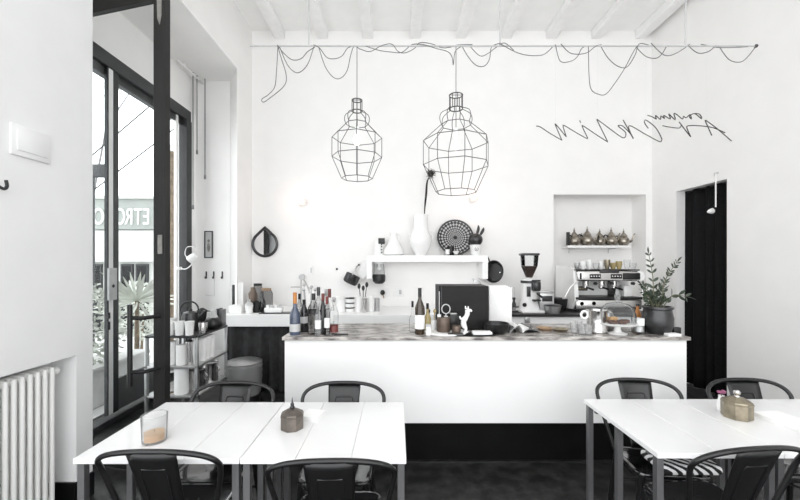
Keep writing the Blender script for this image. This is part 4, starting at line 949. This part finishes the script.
def pendant(label, px, pyt, pyb, halfw, lid):
    Y = RYr; sc_ = 1.0
    H = (pyb - pyt) * Y / F; R = halfw * Y / F
    o = thing('pendant_lamp', label, 'pendant lamp', (X(px, Y), Y, Z(pyb, Y)), 0, 'wire cage pendant lamps')
    N = 8; a0 = math.radians(5)
    ring = lambda r, z: [(r * math.cos(a0 + 2 * PI * k / N), r * math.sin(a0 + 2 * PI * k / N), z) for k in range(N)]
    prof = [(.62 * R, .02 * H), (R, .29 * H), (R, .53 * H), (.45 * R, .70 * H)]
    wr = .0035
    s = MB()
    for r_, z_ in prof: s.tube(ring(r_, z_), wr, 6, True)
    for k in range(N):
        a = a0 + 2 * PI * k / N
        s.tube([(r_ * math.cos(a), r_ * math.sin(a), z_) for r_, z_ in prof], wr * .9, 6)
    s.build('wire_cage', 'wire', o)
    s = MB(); nb = [(.45 * R, .70 * H), (.50 * R, .76 * H), (.44 * R, .82 * H), (.2 * R, .86 * H)]
    for k in range(N):
        a = a0 + 2 * PI * k / N
        s.tube(smoothpath([(r_ * math.cos(a), r_ * math.sin(a), z_) for r_, z_ in nb], 3), wr * .9, 6)
    s.build('neck_wires', 'wire', o)
    s = MB()
    for z_ in (.86 * H, H - .004): s.tube([(.2 * R * math.cos(2 * PI * k / 16), .2 * R * math.sin(2 * PI * k / 16), z_) for k in range(16)], wr * 1.5, 6, True)
    for k in range(N): s.tube([(.2 * R * math.cos(a0 + 2 * PI * k / N), .2 * R * math.sin(a0 + 2 * PI * k / N), z_) for z_ in (.86 * H, H)], wr, 6)
    s.build('crown', 'wire', o)
    MB().tube([(-.2 * R, 0, H), (.2 * R, 0, H)], wr, 6).tube([(0, 0, .60 * H), (0, 0, RZ - Z(pyb, Y))], .0032, 6).build('cord', 'cable', o)
    MB().lathe([(0, .56 * H), (.02, .56 * H), (.022, .65 * H), (.01, .67 * H), (0, .67 * H)], n=14).build('socket', 'matte', o)
    MB().ball((0, 0, .50 * H), .035, (1, 1, 1.3)).build('bulb', 'filament', o)
    ld = bpy.data.lights.new('pendant light', 'POINT'); ld.energy = .7; ld.color = (1, .93, .86); ld.shadow_soft_size = .04
    lo = bpy.data.objects.new('pendant_light', ld); C.objects.link(lo); lo.parent = o; lo.location = (0, 0, .40 * H)
pendant('smaller wire cage pendant lamp hanging above the bar bottles', 357, 100, 180, 24.8, 0)
pendant('larger wire cage pendant lamp hanging above the charcoal box', 456, 95, 194, 33, 1)
# mirrored wire lettering
zA = lambda L: [(x / 7.27 + 535, y / 7.27 + 105) for x, y in L]
zB = lambda L: [(x / 7.27 + 635, y / 7.27 + 105) for x, y in L]
strokes = [zA([(10,153),(40,160),(100,200),(185,250),(190,245),(150,150),(155,145),(228,232)]), zA([(228,232),(205,158),(215,150),(290,195),(370,240),(380,235),(345,160),(352,153),(430,205),(515,260),(522,255),(455,118),(462,112),(540,170),(620,228),(650,238),(660,220),(655,195),(610,158),(608,148),(640,155),(690,205),(715,245)]),
           zA([(640,108),(680,180),(715,243)]), zA([(325,112),(333,130)]), zA([(712,240),(680,165),(695,152),(740,175),(800,212)]) + zB([(72,210),(175,265),(193,255),(190,235),(150,165),(85,112),(68,118),(75,140),(97,170)]),
           zB([(200,150),(250,160),(315,168),(332,158),(335,148)]), zB([(320,122),(360,175),(405,232)]), zB([(405,232),(378,170),(385,152),(450,150),(560,163),(655,202)]), zB([(702,262),(600,175),(520,115),(513,120),(535,170),(558,222)]),
           zB([(92,75),(130,88),(155,103),(148,75),(185,105),(188,80),(215,98),(208,75),(258,102),(245,65),(292,108),(283,62),(305,70),(345,102),(352,82),(372,92),(400,70),(410,102),(395,80),(430,62),(470,68),(485,100),(450,72),(432,62)])]
sg = thing('wire_lettering', 'mirrored black wire handwriting sign hung below the rail', 'sign', (0, RYr, Z(125, RYr)))
for st in strokes:
    MB().tube(smoothpath([(X(a, RYr), 0, Z(b_, RYr) - Z(125, RYr)) for a, b_ in st], 4), .0045, 6).build('letter_stroke', 'wire', sg)
s = MB()
for px, py in ((555.5, 126), (597.5, 121), (645.5, 121), (706.5, 121)): s.tube([(X(px, RYr), 0, RZ - Z(125, RYr)), (X(px, RYr), 0, Z(py, RYr) - Z(125, RYr))], .0007, 4)
s.build('suspension_thread', 'clear', sg)

# ------------------------------------------------------------------ tables
TZ = .735
def make_table(label, x0, x1, y0, y1, nb):
    t = thing('cafe_table', label, 'table', ((x0 + x1) / 2, (y0 + y1) / 2, 0), 0, 'white cafe tables')
    hw, hd = (x1 - x0) / 2, (y1 - y0) / 2; bw_ = 2 * hw / nb
    s = MB()
    for k in range(nb): s.box((-hw + bw_ * k + .0012, -hd, TZ - .024), (-hw + bw_ * (k + 1) - .0012, hd, TZ), .002, 1)
    s.box((-hw + .004, -hd + .004, TZ - .022), (hw - .004, hd - .004, TZ - .006))
    s.build('tabletop', 'table', t, smooth=False)
    for sx in (-1, 1):
        for yy in (-hd + .03, .0, hd - .03):
            MB().box((sx * (hw - .024) - .0155, yy - .0155, 0), (sx * (hw - .024) + .0155, yy + .0155, TZ - .024), .002).build('leg', 'steel', t, smooth=False)
    for yy in (-hd + .1, hd - .1): MB().box((-hw + .02, yy - .01, TZ - .05), (hw - .02, yy + .01, TZ - .024)).build('apron', 'steel', t, smooth=False)
make_table('white plank table holding the candle glass', -1.427, -.693, 1.63, 2.29, 3)
make_table('white plank table holding the dark octagonal pot', -.692, .042, 1.63, 2.29, 3)
make_table('white plank table holding the brass pot', 1.177, 2.04, 1.676, 2.342, 3)
make_table('white plank table at the right wall side', 2.041, 2.90, 1.676, 2.342, 3)

# ------------------------------------------------------------------ chairs
def make_chair(label):
    t = thing('bistro_chair', label, 'chair', (0, 0, 0), 0, 'black metal bistro chairs')
    SHZ, HY_ = .445, -.285
    pts = []
    n = 24
    L = [(-.185, -.145, .43), (-.215, -.175, .55), (-.245, -.205, .68)]
    arc = []
    for k in range(n + 1):
        a = PI * k / n; sn = math.sin(a)
        arc.append((-.254 * math.copysign(abs(math.cos(a)) ** .82, math.cos(a)), HY_ + .062 * (1 - sn ** .8) , .737 + .093 * sn ** .75))
    pts = L + arc + [(-x, y, z) for x, y, z in L[::-1]]
    MB().tube(smoothpath(pts, 2), .0115, 10).build('back_hoop', 'black', t)
    # splat: tapered plate, narrower at the bottom, with an embossed panel outline
    s = MB(); rows = []
    nz, nx = 10, 8
    for j in range(nz + 1):
        v = j / nz; z = .43 + (.825 - .43) * v; hw = .078 + .025 * v; yb = -.155 + (HY_ + .155) * v ** 1.1
        rows.append([s.bm.verts.new((-hw + 2 * hw * i / nx, yb - .012 * (1 - (2 * i / nx - 1) ** 2), z)) for i in range(nx + 1)])
    for a, b_ in zip(rows, rows[1:]):
        for i in range(nx): s.bm.faces.new((a[i], a[i + 1], b_[i + 1], b_[i]))
    sp = s.build('splat', 'black', t); so = sp.modifiers.new('t', 'SOLIDIFY'); so.thickness = .004; so.offset = 0
    def sy(v, x): return -.155 + (HY_ + .155) * v ** 1.1 - .012 * (1 - (x / .1) ** 2)
    pr = []
    for x, v in ((-.05, .08), (-.052, .5), (-.054, .74), (-.048, .79), (.048, .79), (.054, .74), (.052, .5), (.05, .08)):
        pr.append((x, sy(v, x), .43 + .402 * v))
    for off in (-.003, .003):
        MB().tube([(x, y + off, z) for x, y, z in pr], .0042, 6, True).build('embossed_outline', 'black', sp)
    # seat
    s = MB()
    def rr(hw, y0, y1, r, z):
        o_ = []
        for cx, cy, a0 in ((hw - r, y1 - r, 0), (-hw + r, y1 - r, PI / 2), (-hw + r, y0 + r, PI), (hw - r, y0 + r, 3 * PI / 2)):
            for k in range(7): o_.append((cx + r * math.cos(a0 + PI / 2 * k / 6), cy + r * math.sin(a0 + PI / 2 * k / 6), z))
        return o_
    loops = [rr(.195, -.16, .15, .06, .405), rr(.20, -.165, .155, .065, .43), rr(.196, -.161, .151, .063, .442), rr(.182, -.147, .137, .055, .445), rr(.172, -.137, .127, .05, .439)]
    vs = [[s.bm.verts.new(p) for p in l] for l in loops]
    for a, b_ in zip(vs, vs[1:]):
        m_ = len(a)
        for k in range(m_): s.bm.faces.new((a[k], a[(k + 1) % m_], b_[(k + 1) % m_], b_[k]))
    s.bm.faces.new(vs[-1]); s.bm.faces.new(vs[0][::-1])
    st = s.build('seat', 'seatmetal', t)
    s = MB()
    for a in (-.03, .03):
        for b_ in (-.03, .03): s.cyl((a, b_ - .005, .4388), .006, .0008, 10)
    s.build('drain_rivets', 'greymetal', st)
    for sx in (-1, 1):
        for sy_, fy in ((-.14, -.19), (.125, .135)):
            MB().tube([(sx * .172, sy_, .43), (sx * .188, (sy_ + fy) / 2, .22), (sx * .205, fy, .008)], [.019, .016, .0125], 8).build('leg', 'black', t)
            MB().lathe([(0, 0), (.016, 0), (.016, .02), (0, .02)], (sx * .205, fy, 0), 10).build('foot', 'bkplastic', t)
    MB().tube(smoothpath([(-.185, -.165, .24), (0, -.02, .30), (.185, .13, .24)], 5), .007, 6).build('brace', 'black', t)
    MB().tube(smoothpath([(.185, -.165, .24), (0, -.02, .315), (-.185, .13, .24)], 5), .007, 6).build('brace', 'black', t)
    return t
ch = make_chair('black metal chair in front of the candle glass, back to us')
ch.location = (-1.0, 1.79, 0)
def chair(x, hy, rz, far, l):   # hoop position given
    f = Vector((-math.sin(rz), math.cos(rz)))
    p = Vector((x, hy)) + f * .285
    return dup(ch, (p.x, p.y, 0), rz, l)
chair(-.262, 1.435, .03, 0, 'black metal chair in front of the octagonal pot, back to us')
chair(1.50, 1.53, .10, 0, 'black metal chair nearest on the right, back to us')
chair(-1.025, 2.372, PI - .02, 1, 'black metal chair across the left tables in front of the waste bin')
chair(-.335, 2.372, PI, 1, 'black metal chair across the left tables against the white counter')
chair(1.557, 2.437, PI - .10, 1, 'black metal chair across the right table before the counter end')
chair(2.265, 2.437, PI - .03, 1, 'black metal chair across the right tables before the black curtain')
# striped cushion on far right chair
o = thing('zebra_cushion', 'black and white striped cushion on a chair under the right table', 'cushion', (1.60, 2.10, .4455))
s = MB(); s.box((-.16, -.11, 0), (.16, .11, .055), .025, 4); s.build('cover', 'zebra', o)
MB().tube([(-.14, -.1, .028), (.14, -.1, .028)], .003, 6).build('piping', 'bkplastic', o)

# ------------------------------------------------------------------ things on the tables
gy_ = 1.744
o = thing('candle_glass', 'clear tumbler with amber wax on the left table', 'candle', (X(147.5, gy_), gy_ + .05, TZ))
MB().lathe([(0, 0), (.050, 0), (.053, .006), (.057, .128), (.054, .128), (.050, .010), (0, .010)], n=36).tube([(.0555 * math.cos(k * PI / 20), .0555 * math.sin(k * PI / 20), .128) for k in range(40)], .002, 6, True).build('glass', 'frost', o)
MB().lathe([(0, .011), (.0485, .011), (.0495, .042), (0, .045)], n=32).build('wax', 'amber', o)
MB().tube([(0, 0, .044), (.002, 0, .058)], .0015, 5).build('wick', 'bkplastic', o)
def octpot(name, label, x, y, m, w_, h_, rz, knobm):
    o = thing(name, label, 'lidded pot', (x, y, TZ), rz)
    MB().lathe([(0, 0), (w_ * .96, 0), (w_, .004), (w_, h_ - .008), (w_ * 1.03, h_ - .004), (w_ * 1.03, h_), (w_ * .96, h_ + .002), (0, h_ + .002)], n=8, rot=PI / 8).build('body', m, o, smooth=False)
    MB().lathe([(w_ * .98, h_ + .002), (w_ * .96, h_ + .008), (w_ * .45, h_ + .026), (w_ * .2, h_ + .030), (0, h_ + .030)], n=8, rot=PI / 8).build('lid', m, o, smooth=False)
    return o
o = octpot('octagonal_pot', 'dark octagonal metal pot with a spiked lid on the left table', X(292, 1.93), 1.935, 'pewter', .060, .072, .2, 'pewter')
MB().lathe([(.012, .101), (.014, .108), (.008, .116), (.010, .124), (.004, .135), (.0015, .158), (0, .16)], n=12).build('finial', 'greymetal', o)
s = MB()
for k in range(6): s.box((-.06 + .002 * k, -.055, .0045 * k), (.06 - .001 * k, .055, .0045 * k + .004), .001, 1)
o = s.build('napkin_stack', 'paper', loc=(X(311, 2.03) , 2.06, TZ)); o.rotation_euler = (0, 0, -.25); tag(o, 'stack of white napkins beside the dark octagonal pot', 'napkins')
o = octpot('brass_pot', 'shiny brass octagonal pot with a round knob on the right table', X(738.5, 2.06), 2.07, 'brass', .070, .085, .35, 'chrome')
MB().lathe([(.014, .114), (.010, .122), (.015, .13), (.017, .138), (.012, .148), (0, .152)], n=16).build('knob', 'chrome', o)
o = thing('bud_vase', 'little white bud vase behind the brass pot', 'vase', (X(723, 2.16), 2.17, TZ))
MB().lathe([(0, 0), (.022, 0), (.025, .03), (.014, .075), (.016, .085), (.012, .085), (.01, .07), (0, .06)], n=18).build('vase', 'white', o)
o = thing('table_flower', 'mauve flower standing in the little white bud vase', 'flower', (X(723, 2.16), 2.17, TZ + .0605))
MB().tube([(0, 0, 0), (-.002, 0, .035)], .002, 6).build('stem', 'stem', o)
s = MB()
for k in range(9):
    a = k * 2.4; s.ball((.012 * math.cos(a), .012 * math.sin(a), .040 + .004 * (k % 3)), .010, (1, 1, .8), 8)
s.build('petals', 'pink', o)
s = MB()
for k in range(5): s.box((-.085, -.06 + .001 * k, .0045 * k), (.085 - .002 * k, .06, .0045 * k + .004), .001, 1)
o = s.build('napkin_stack', 'paper', loc=(X(785, 2.0), 2.04, TZ)); o.rotation_euler = (0, 0, .1); tag(o, 'stack of white napkins right of the brass pot', 'napkins')

# ------------------------------------------------------------------ street beyond the window
structure(MB().box((-16, -4, -.16), (-3.1, 16, -.06)).build('pavement', 'stone', smooth=False))
o = thing('canopy', 'grey canopy slab over the shop window outside', 'canopy', (-3.0, 3.8, 3.78), 0)
MB().box((-.5, -2.2, 0), (0, 1.9, .14), .01).build('slab', 'frame', o, smooth=False)
BY = 8.6
bd = thing('street_building', 'pale building across the street with a lettered fascia', 'building', (-6, BY, -.06))
bz = lambda py: Z(py, BY) + .06
bx = lambda px: X(px, BY) + 6
MB().box((-7, 0, 0), (bx(164), .6, bz(196)), .0).build('wall', 'facade', bd, smooth=False)
MB().box((-7, -.12, bz(230)), (bx(164), 0, bz(200)), .01).build('fascia', 'fband', bd, smooth=False)
MB().box((-7, -.2, bz(200)), (bx(164), 0, bz(197.5)), .01).build('cornice', 'facade', bd, smooth=False)
MB().box((-7, -.16, bz(262)), (bx(164), 0, bz(231)), .02).build('awning', 'facade', bd, smooth=False)
for px in (97, 128, 143):
    f = MB().box((bx(px) - .14, -.05, .02), (bx(px) + .14, 0, bz(264)), .004).build('shop_window', 'frame', bd, smooth=False)
    MB().box((bx(px) - .10, -.055, .1), (bx(px) + .10, -.05, bz(266))).build('pane', 'smoke', f, smooth=False)
for k, (chx, px) in enumerate((('I', 94), ('O', 103.5), ('O', 124.5), ('R', 133.5), ('T', 142.5), ('E', 150.5))):
    cu_ = bpy.data.curves.new('letter', 'FONT'); cu_.body = chx; cu_.size = 20 * BY / F; cu_.extrude = .015; cu_.align_x = 'CENTER'
    tmp = bpy.data.objects.new('tmp', cu_); C.objects.link(tmp)
    dg = bpy.context.evaluated_depsgraph_get(); me = bpy.data.meshes.new_from_object(tmp.evaluated_get(dg))
    bpy.data.objects.remove(tmp)
    for v in me.vertices: v.co = Vector((-v.co.x * .70, -v.co.z - .14, v.co.y * 1.15))
    me.flip_normals(); me.materials.append(M['matte'])
    lo = bpy.data.objects.new('fascia_letter', me); C.objects.link(lo); lo.parent = bd; lo.location = (bx(px), 0, bz(225))
def bush(name, label, cat, c, rad, n, L, m='leafpale', seed=1):
    rnd = random.Random(seed); o = thing(name, label, cat, (c[0], c[1], -.06))
    s = MB(); s.tube([(0, 0, 0), (.02, .02, c[2])], [.03, .012], 6)
    s.build('stem', 'bark', o)
    s = MB()
    for k in range(n):
        v = Vector((rnd.gauss(0, 1), rnd.gauss(0, 1), rnd.gauss(0, 1))).normalized() * rnd.uniform(.5, 1) ** .4
        p = Vector((v.x * rad[0], v.y * rad[1], c[2] + v.z * rad[2]))
        dd = Vector((rnd.gauss(0, 1), rnd.gauss(0, 1), rnd.gauss(0, .6))).normalized()
        s.leafq(p, dd, dd.orthogonal(), L * rnd.uniform(.6, 1.2))
    s.build('foliage', m, o)
bush('street_bush', 'pale bushy shrub on the pavement left of the window lock', 'shrub', (-3.75, 4.35, .85), (.42, .5, .6), 1500, .075, seed=2)
bush('street_shrub', 'rounded pale shrub outside behind the door handle', 'shrub', (-4.75, 6.9, .75), (.42, .5, .55), 800, .1, seed=4)
o = thing('street_planter', 'long white planter trough on the pavement outside', 'planter', (-3.7, 4.3, -.06))
MB().box((-.3, -.75, 0), (.3, .75, .42), .02).build('trough', 'stone', o)
MB().box((-.33, -.78, .42), (.33, .78, .47), .01).build('rim', 'stone', o)
o = thing('yucca', 'spiky yucca plant outside the middle window pane', 'plant', (-3.75, 5.35, -.06))
MB().lathe([(0, 0), (.14, 0), (.18, .3), (.17, .3), (0, .28)], n=20).build('pot', 'stone', o)
MB().tube([(0, 0, .28), (0, 0, 1.1)], [.035, .025], 8).build('trunk', 'bark', o)
s = MB(); rnd = random.Random(9)
for k in range(60):
    v = Vector((rnd.gauss(0, 1), rnd.gauss(0, 1), rnd.uniform(-.3, 1.2))).normalized()
    s.leafq((0, 0, 1.1), v, v.orthogonal(), rnd.uniform(.35, .6), ratio=.045)
s.build('leaves', 'leafpale', o)
o = thing('brick_column', 'rough brown column outside beside the window end', 'column', (X(171, 5.9), 5.9, -.06))
MB().box((-.075, -.08, 0), (.075, .08, 3.4), .01).build('shaft', 'bark', o, smooth=False)
MB().box((-.10, -.10, 3.4), (.10, .10, 3.5), .01).build('capital', 'stone', o, smooth=False)
o = thing('tree', 'bare branched tree standing in the street', 'tree', (-6.3, 7.6, -.06))
s = MB(); rnd = random.Random(21); tips = []
def grow(p, dv, L, r_, dep):
    q_ = p + dv * L
    s.tube([p, (p + q_) / 2 + Vector((rnd.uniform(-1, 1), rnd.uniform(-1, 1), rnd.uniform(-1, 1))) * L * .06, q_], [r_, r_ * .85, r_ * .7], 5)
    if dep == 0: tips.append((q_, dv)); return
    for k in range(2 if dep > 3 else 3):
        nd = (dv + Vector((rnd.gauss(0, .5), rnd.gauss(0, .5), rnd.gauss(.05, .35)))).normalized()
        grow(q_, nd, L * rnd.uniform(.62, .82), r_ * .62, dep - 1)
grow(Vector((0, 0, 0)), Vector((.02, 0, 1)), 2.3, .045, 5)
s.build('branches', 'steel', o)
s = MB()
for p, dv in tips:
    for k in range(2):
        dd = (dv + Vector((rnd.gauss(0, .8), rnd.gauss(0, .8), rnd.gauss(0, .8)))).normalized(); s.leafq(p, dd, dd.orthogonal(), rnd.uniform(.06, .12))
s.build('leaves', 'leafpale', o)
for k, (a, b_, l) in enumerate((((88, 160), (165, 92), 'upper dark street wire crossing the sky outside'), ((88, 190), (165, 140), 'lower dark street wire crossing the sky outside'))):
    p0, p1 = at(a[0] - 60, a[1] + 50, 7.0), at(b_[0] + 60, b_[1] - 50, 7.0)
    tag(MB().tube([p0, p1], .012, 6).build('street_cable', 'bkplastic'), l, 'cable', 'street wires')
o = thing('street_sign', 'dark box sign high on the street outside', 'sign', at(99, 171, 7.0))
MB().box((-.17, -.05, -.12), (.17, .05, .12), .01).build('panel', 'frame', o)
MB().tube([(-.1, 0, -.12), (-.1, 0, -Z(171, 7.0) - .06)], .02, 8).build('pole', 'frame', o)

# ------------------------------------------------------------------ light, world, camera
wd = bpy.data.worlds.new('overcast sky'); SC.world = wd; wd.use_nodes = True
bg = wd.node_tree.nodes['Background']; bg.inputs['Color'].default_value = (.97, .985, 1, 1); bg.inputs['Strength'].default_value = 1.6
def portal(name, loc, rot, sx, sy):
    l = bpy.data.lights.new(name, 'AREA'); l.shape = 'RECTANGLE'; l.size = sx; l.size_y = sy; l.cycles.is_portal = True
    o = bpy.data.objects.new(name, l); C.objects.link(o); o.location = loc; o.rotation_euler = rot
portal('window_portal', (-2.95, 3.8, 1.85), (0, -PI / 2, 0), 3.6, 2.4)
portal('side_portal', (-2.95, -.55, 2.45), (0, -PI / 2, 0), 4.9, 2.9)
portal('front_portal', (.4, -2.02, 2.45), (PI / 2, 0, 0), 7.0, 4.9)
cam = bpy.data.cameras.new('camera'); co = bpy.data.objects.new('camera', cam); C.objects.link(co); SC.camera = co
co.location = (0, 0, EYE); co.rotation_euler = (PI / 2, 0, 0)
cam.sensor_width = 36; cam.lens = F / 800 * 36; cam.shift_x = 3 / 800; cam.shift_y = 12 / 800; cam.clip_start = .05; cam.clip_end = 200
vs_ = SC.view_settings
vs_.view_transform = 'Standard'; vs_.look = 'None'; vs_.gamma = 1; vs_.use_curve_mapping = False; vs_.exposure = 1.02
SC.cycles.max_bounces = 12; SC.cycles.diffuse_bounces = 6; SC.cycles.transparent_max_bounces = 24; SC.cycles.glossy_bounces = 4
SC.cycles.use_denoising = True
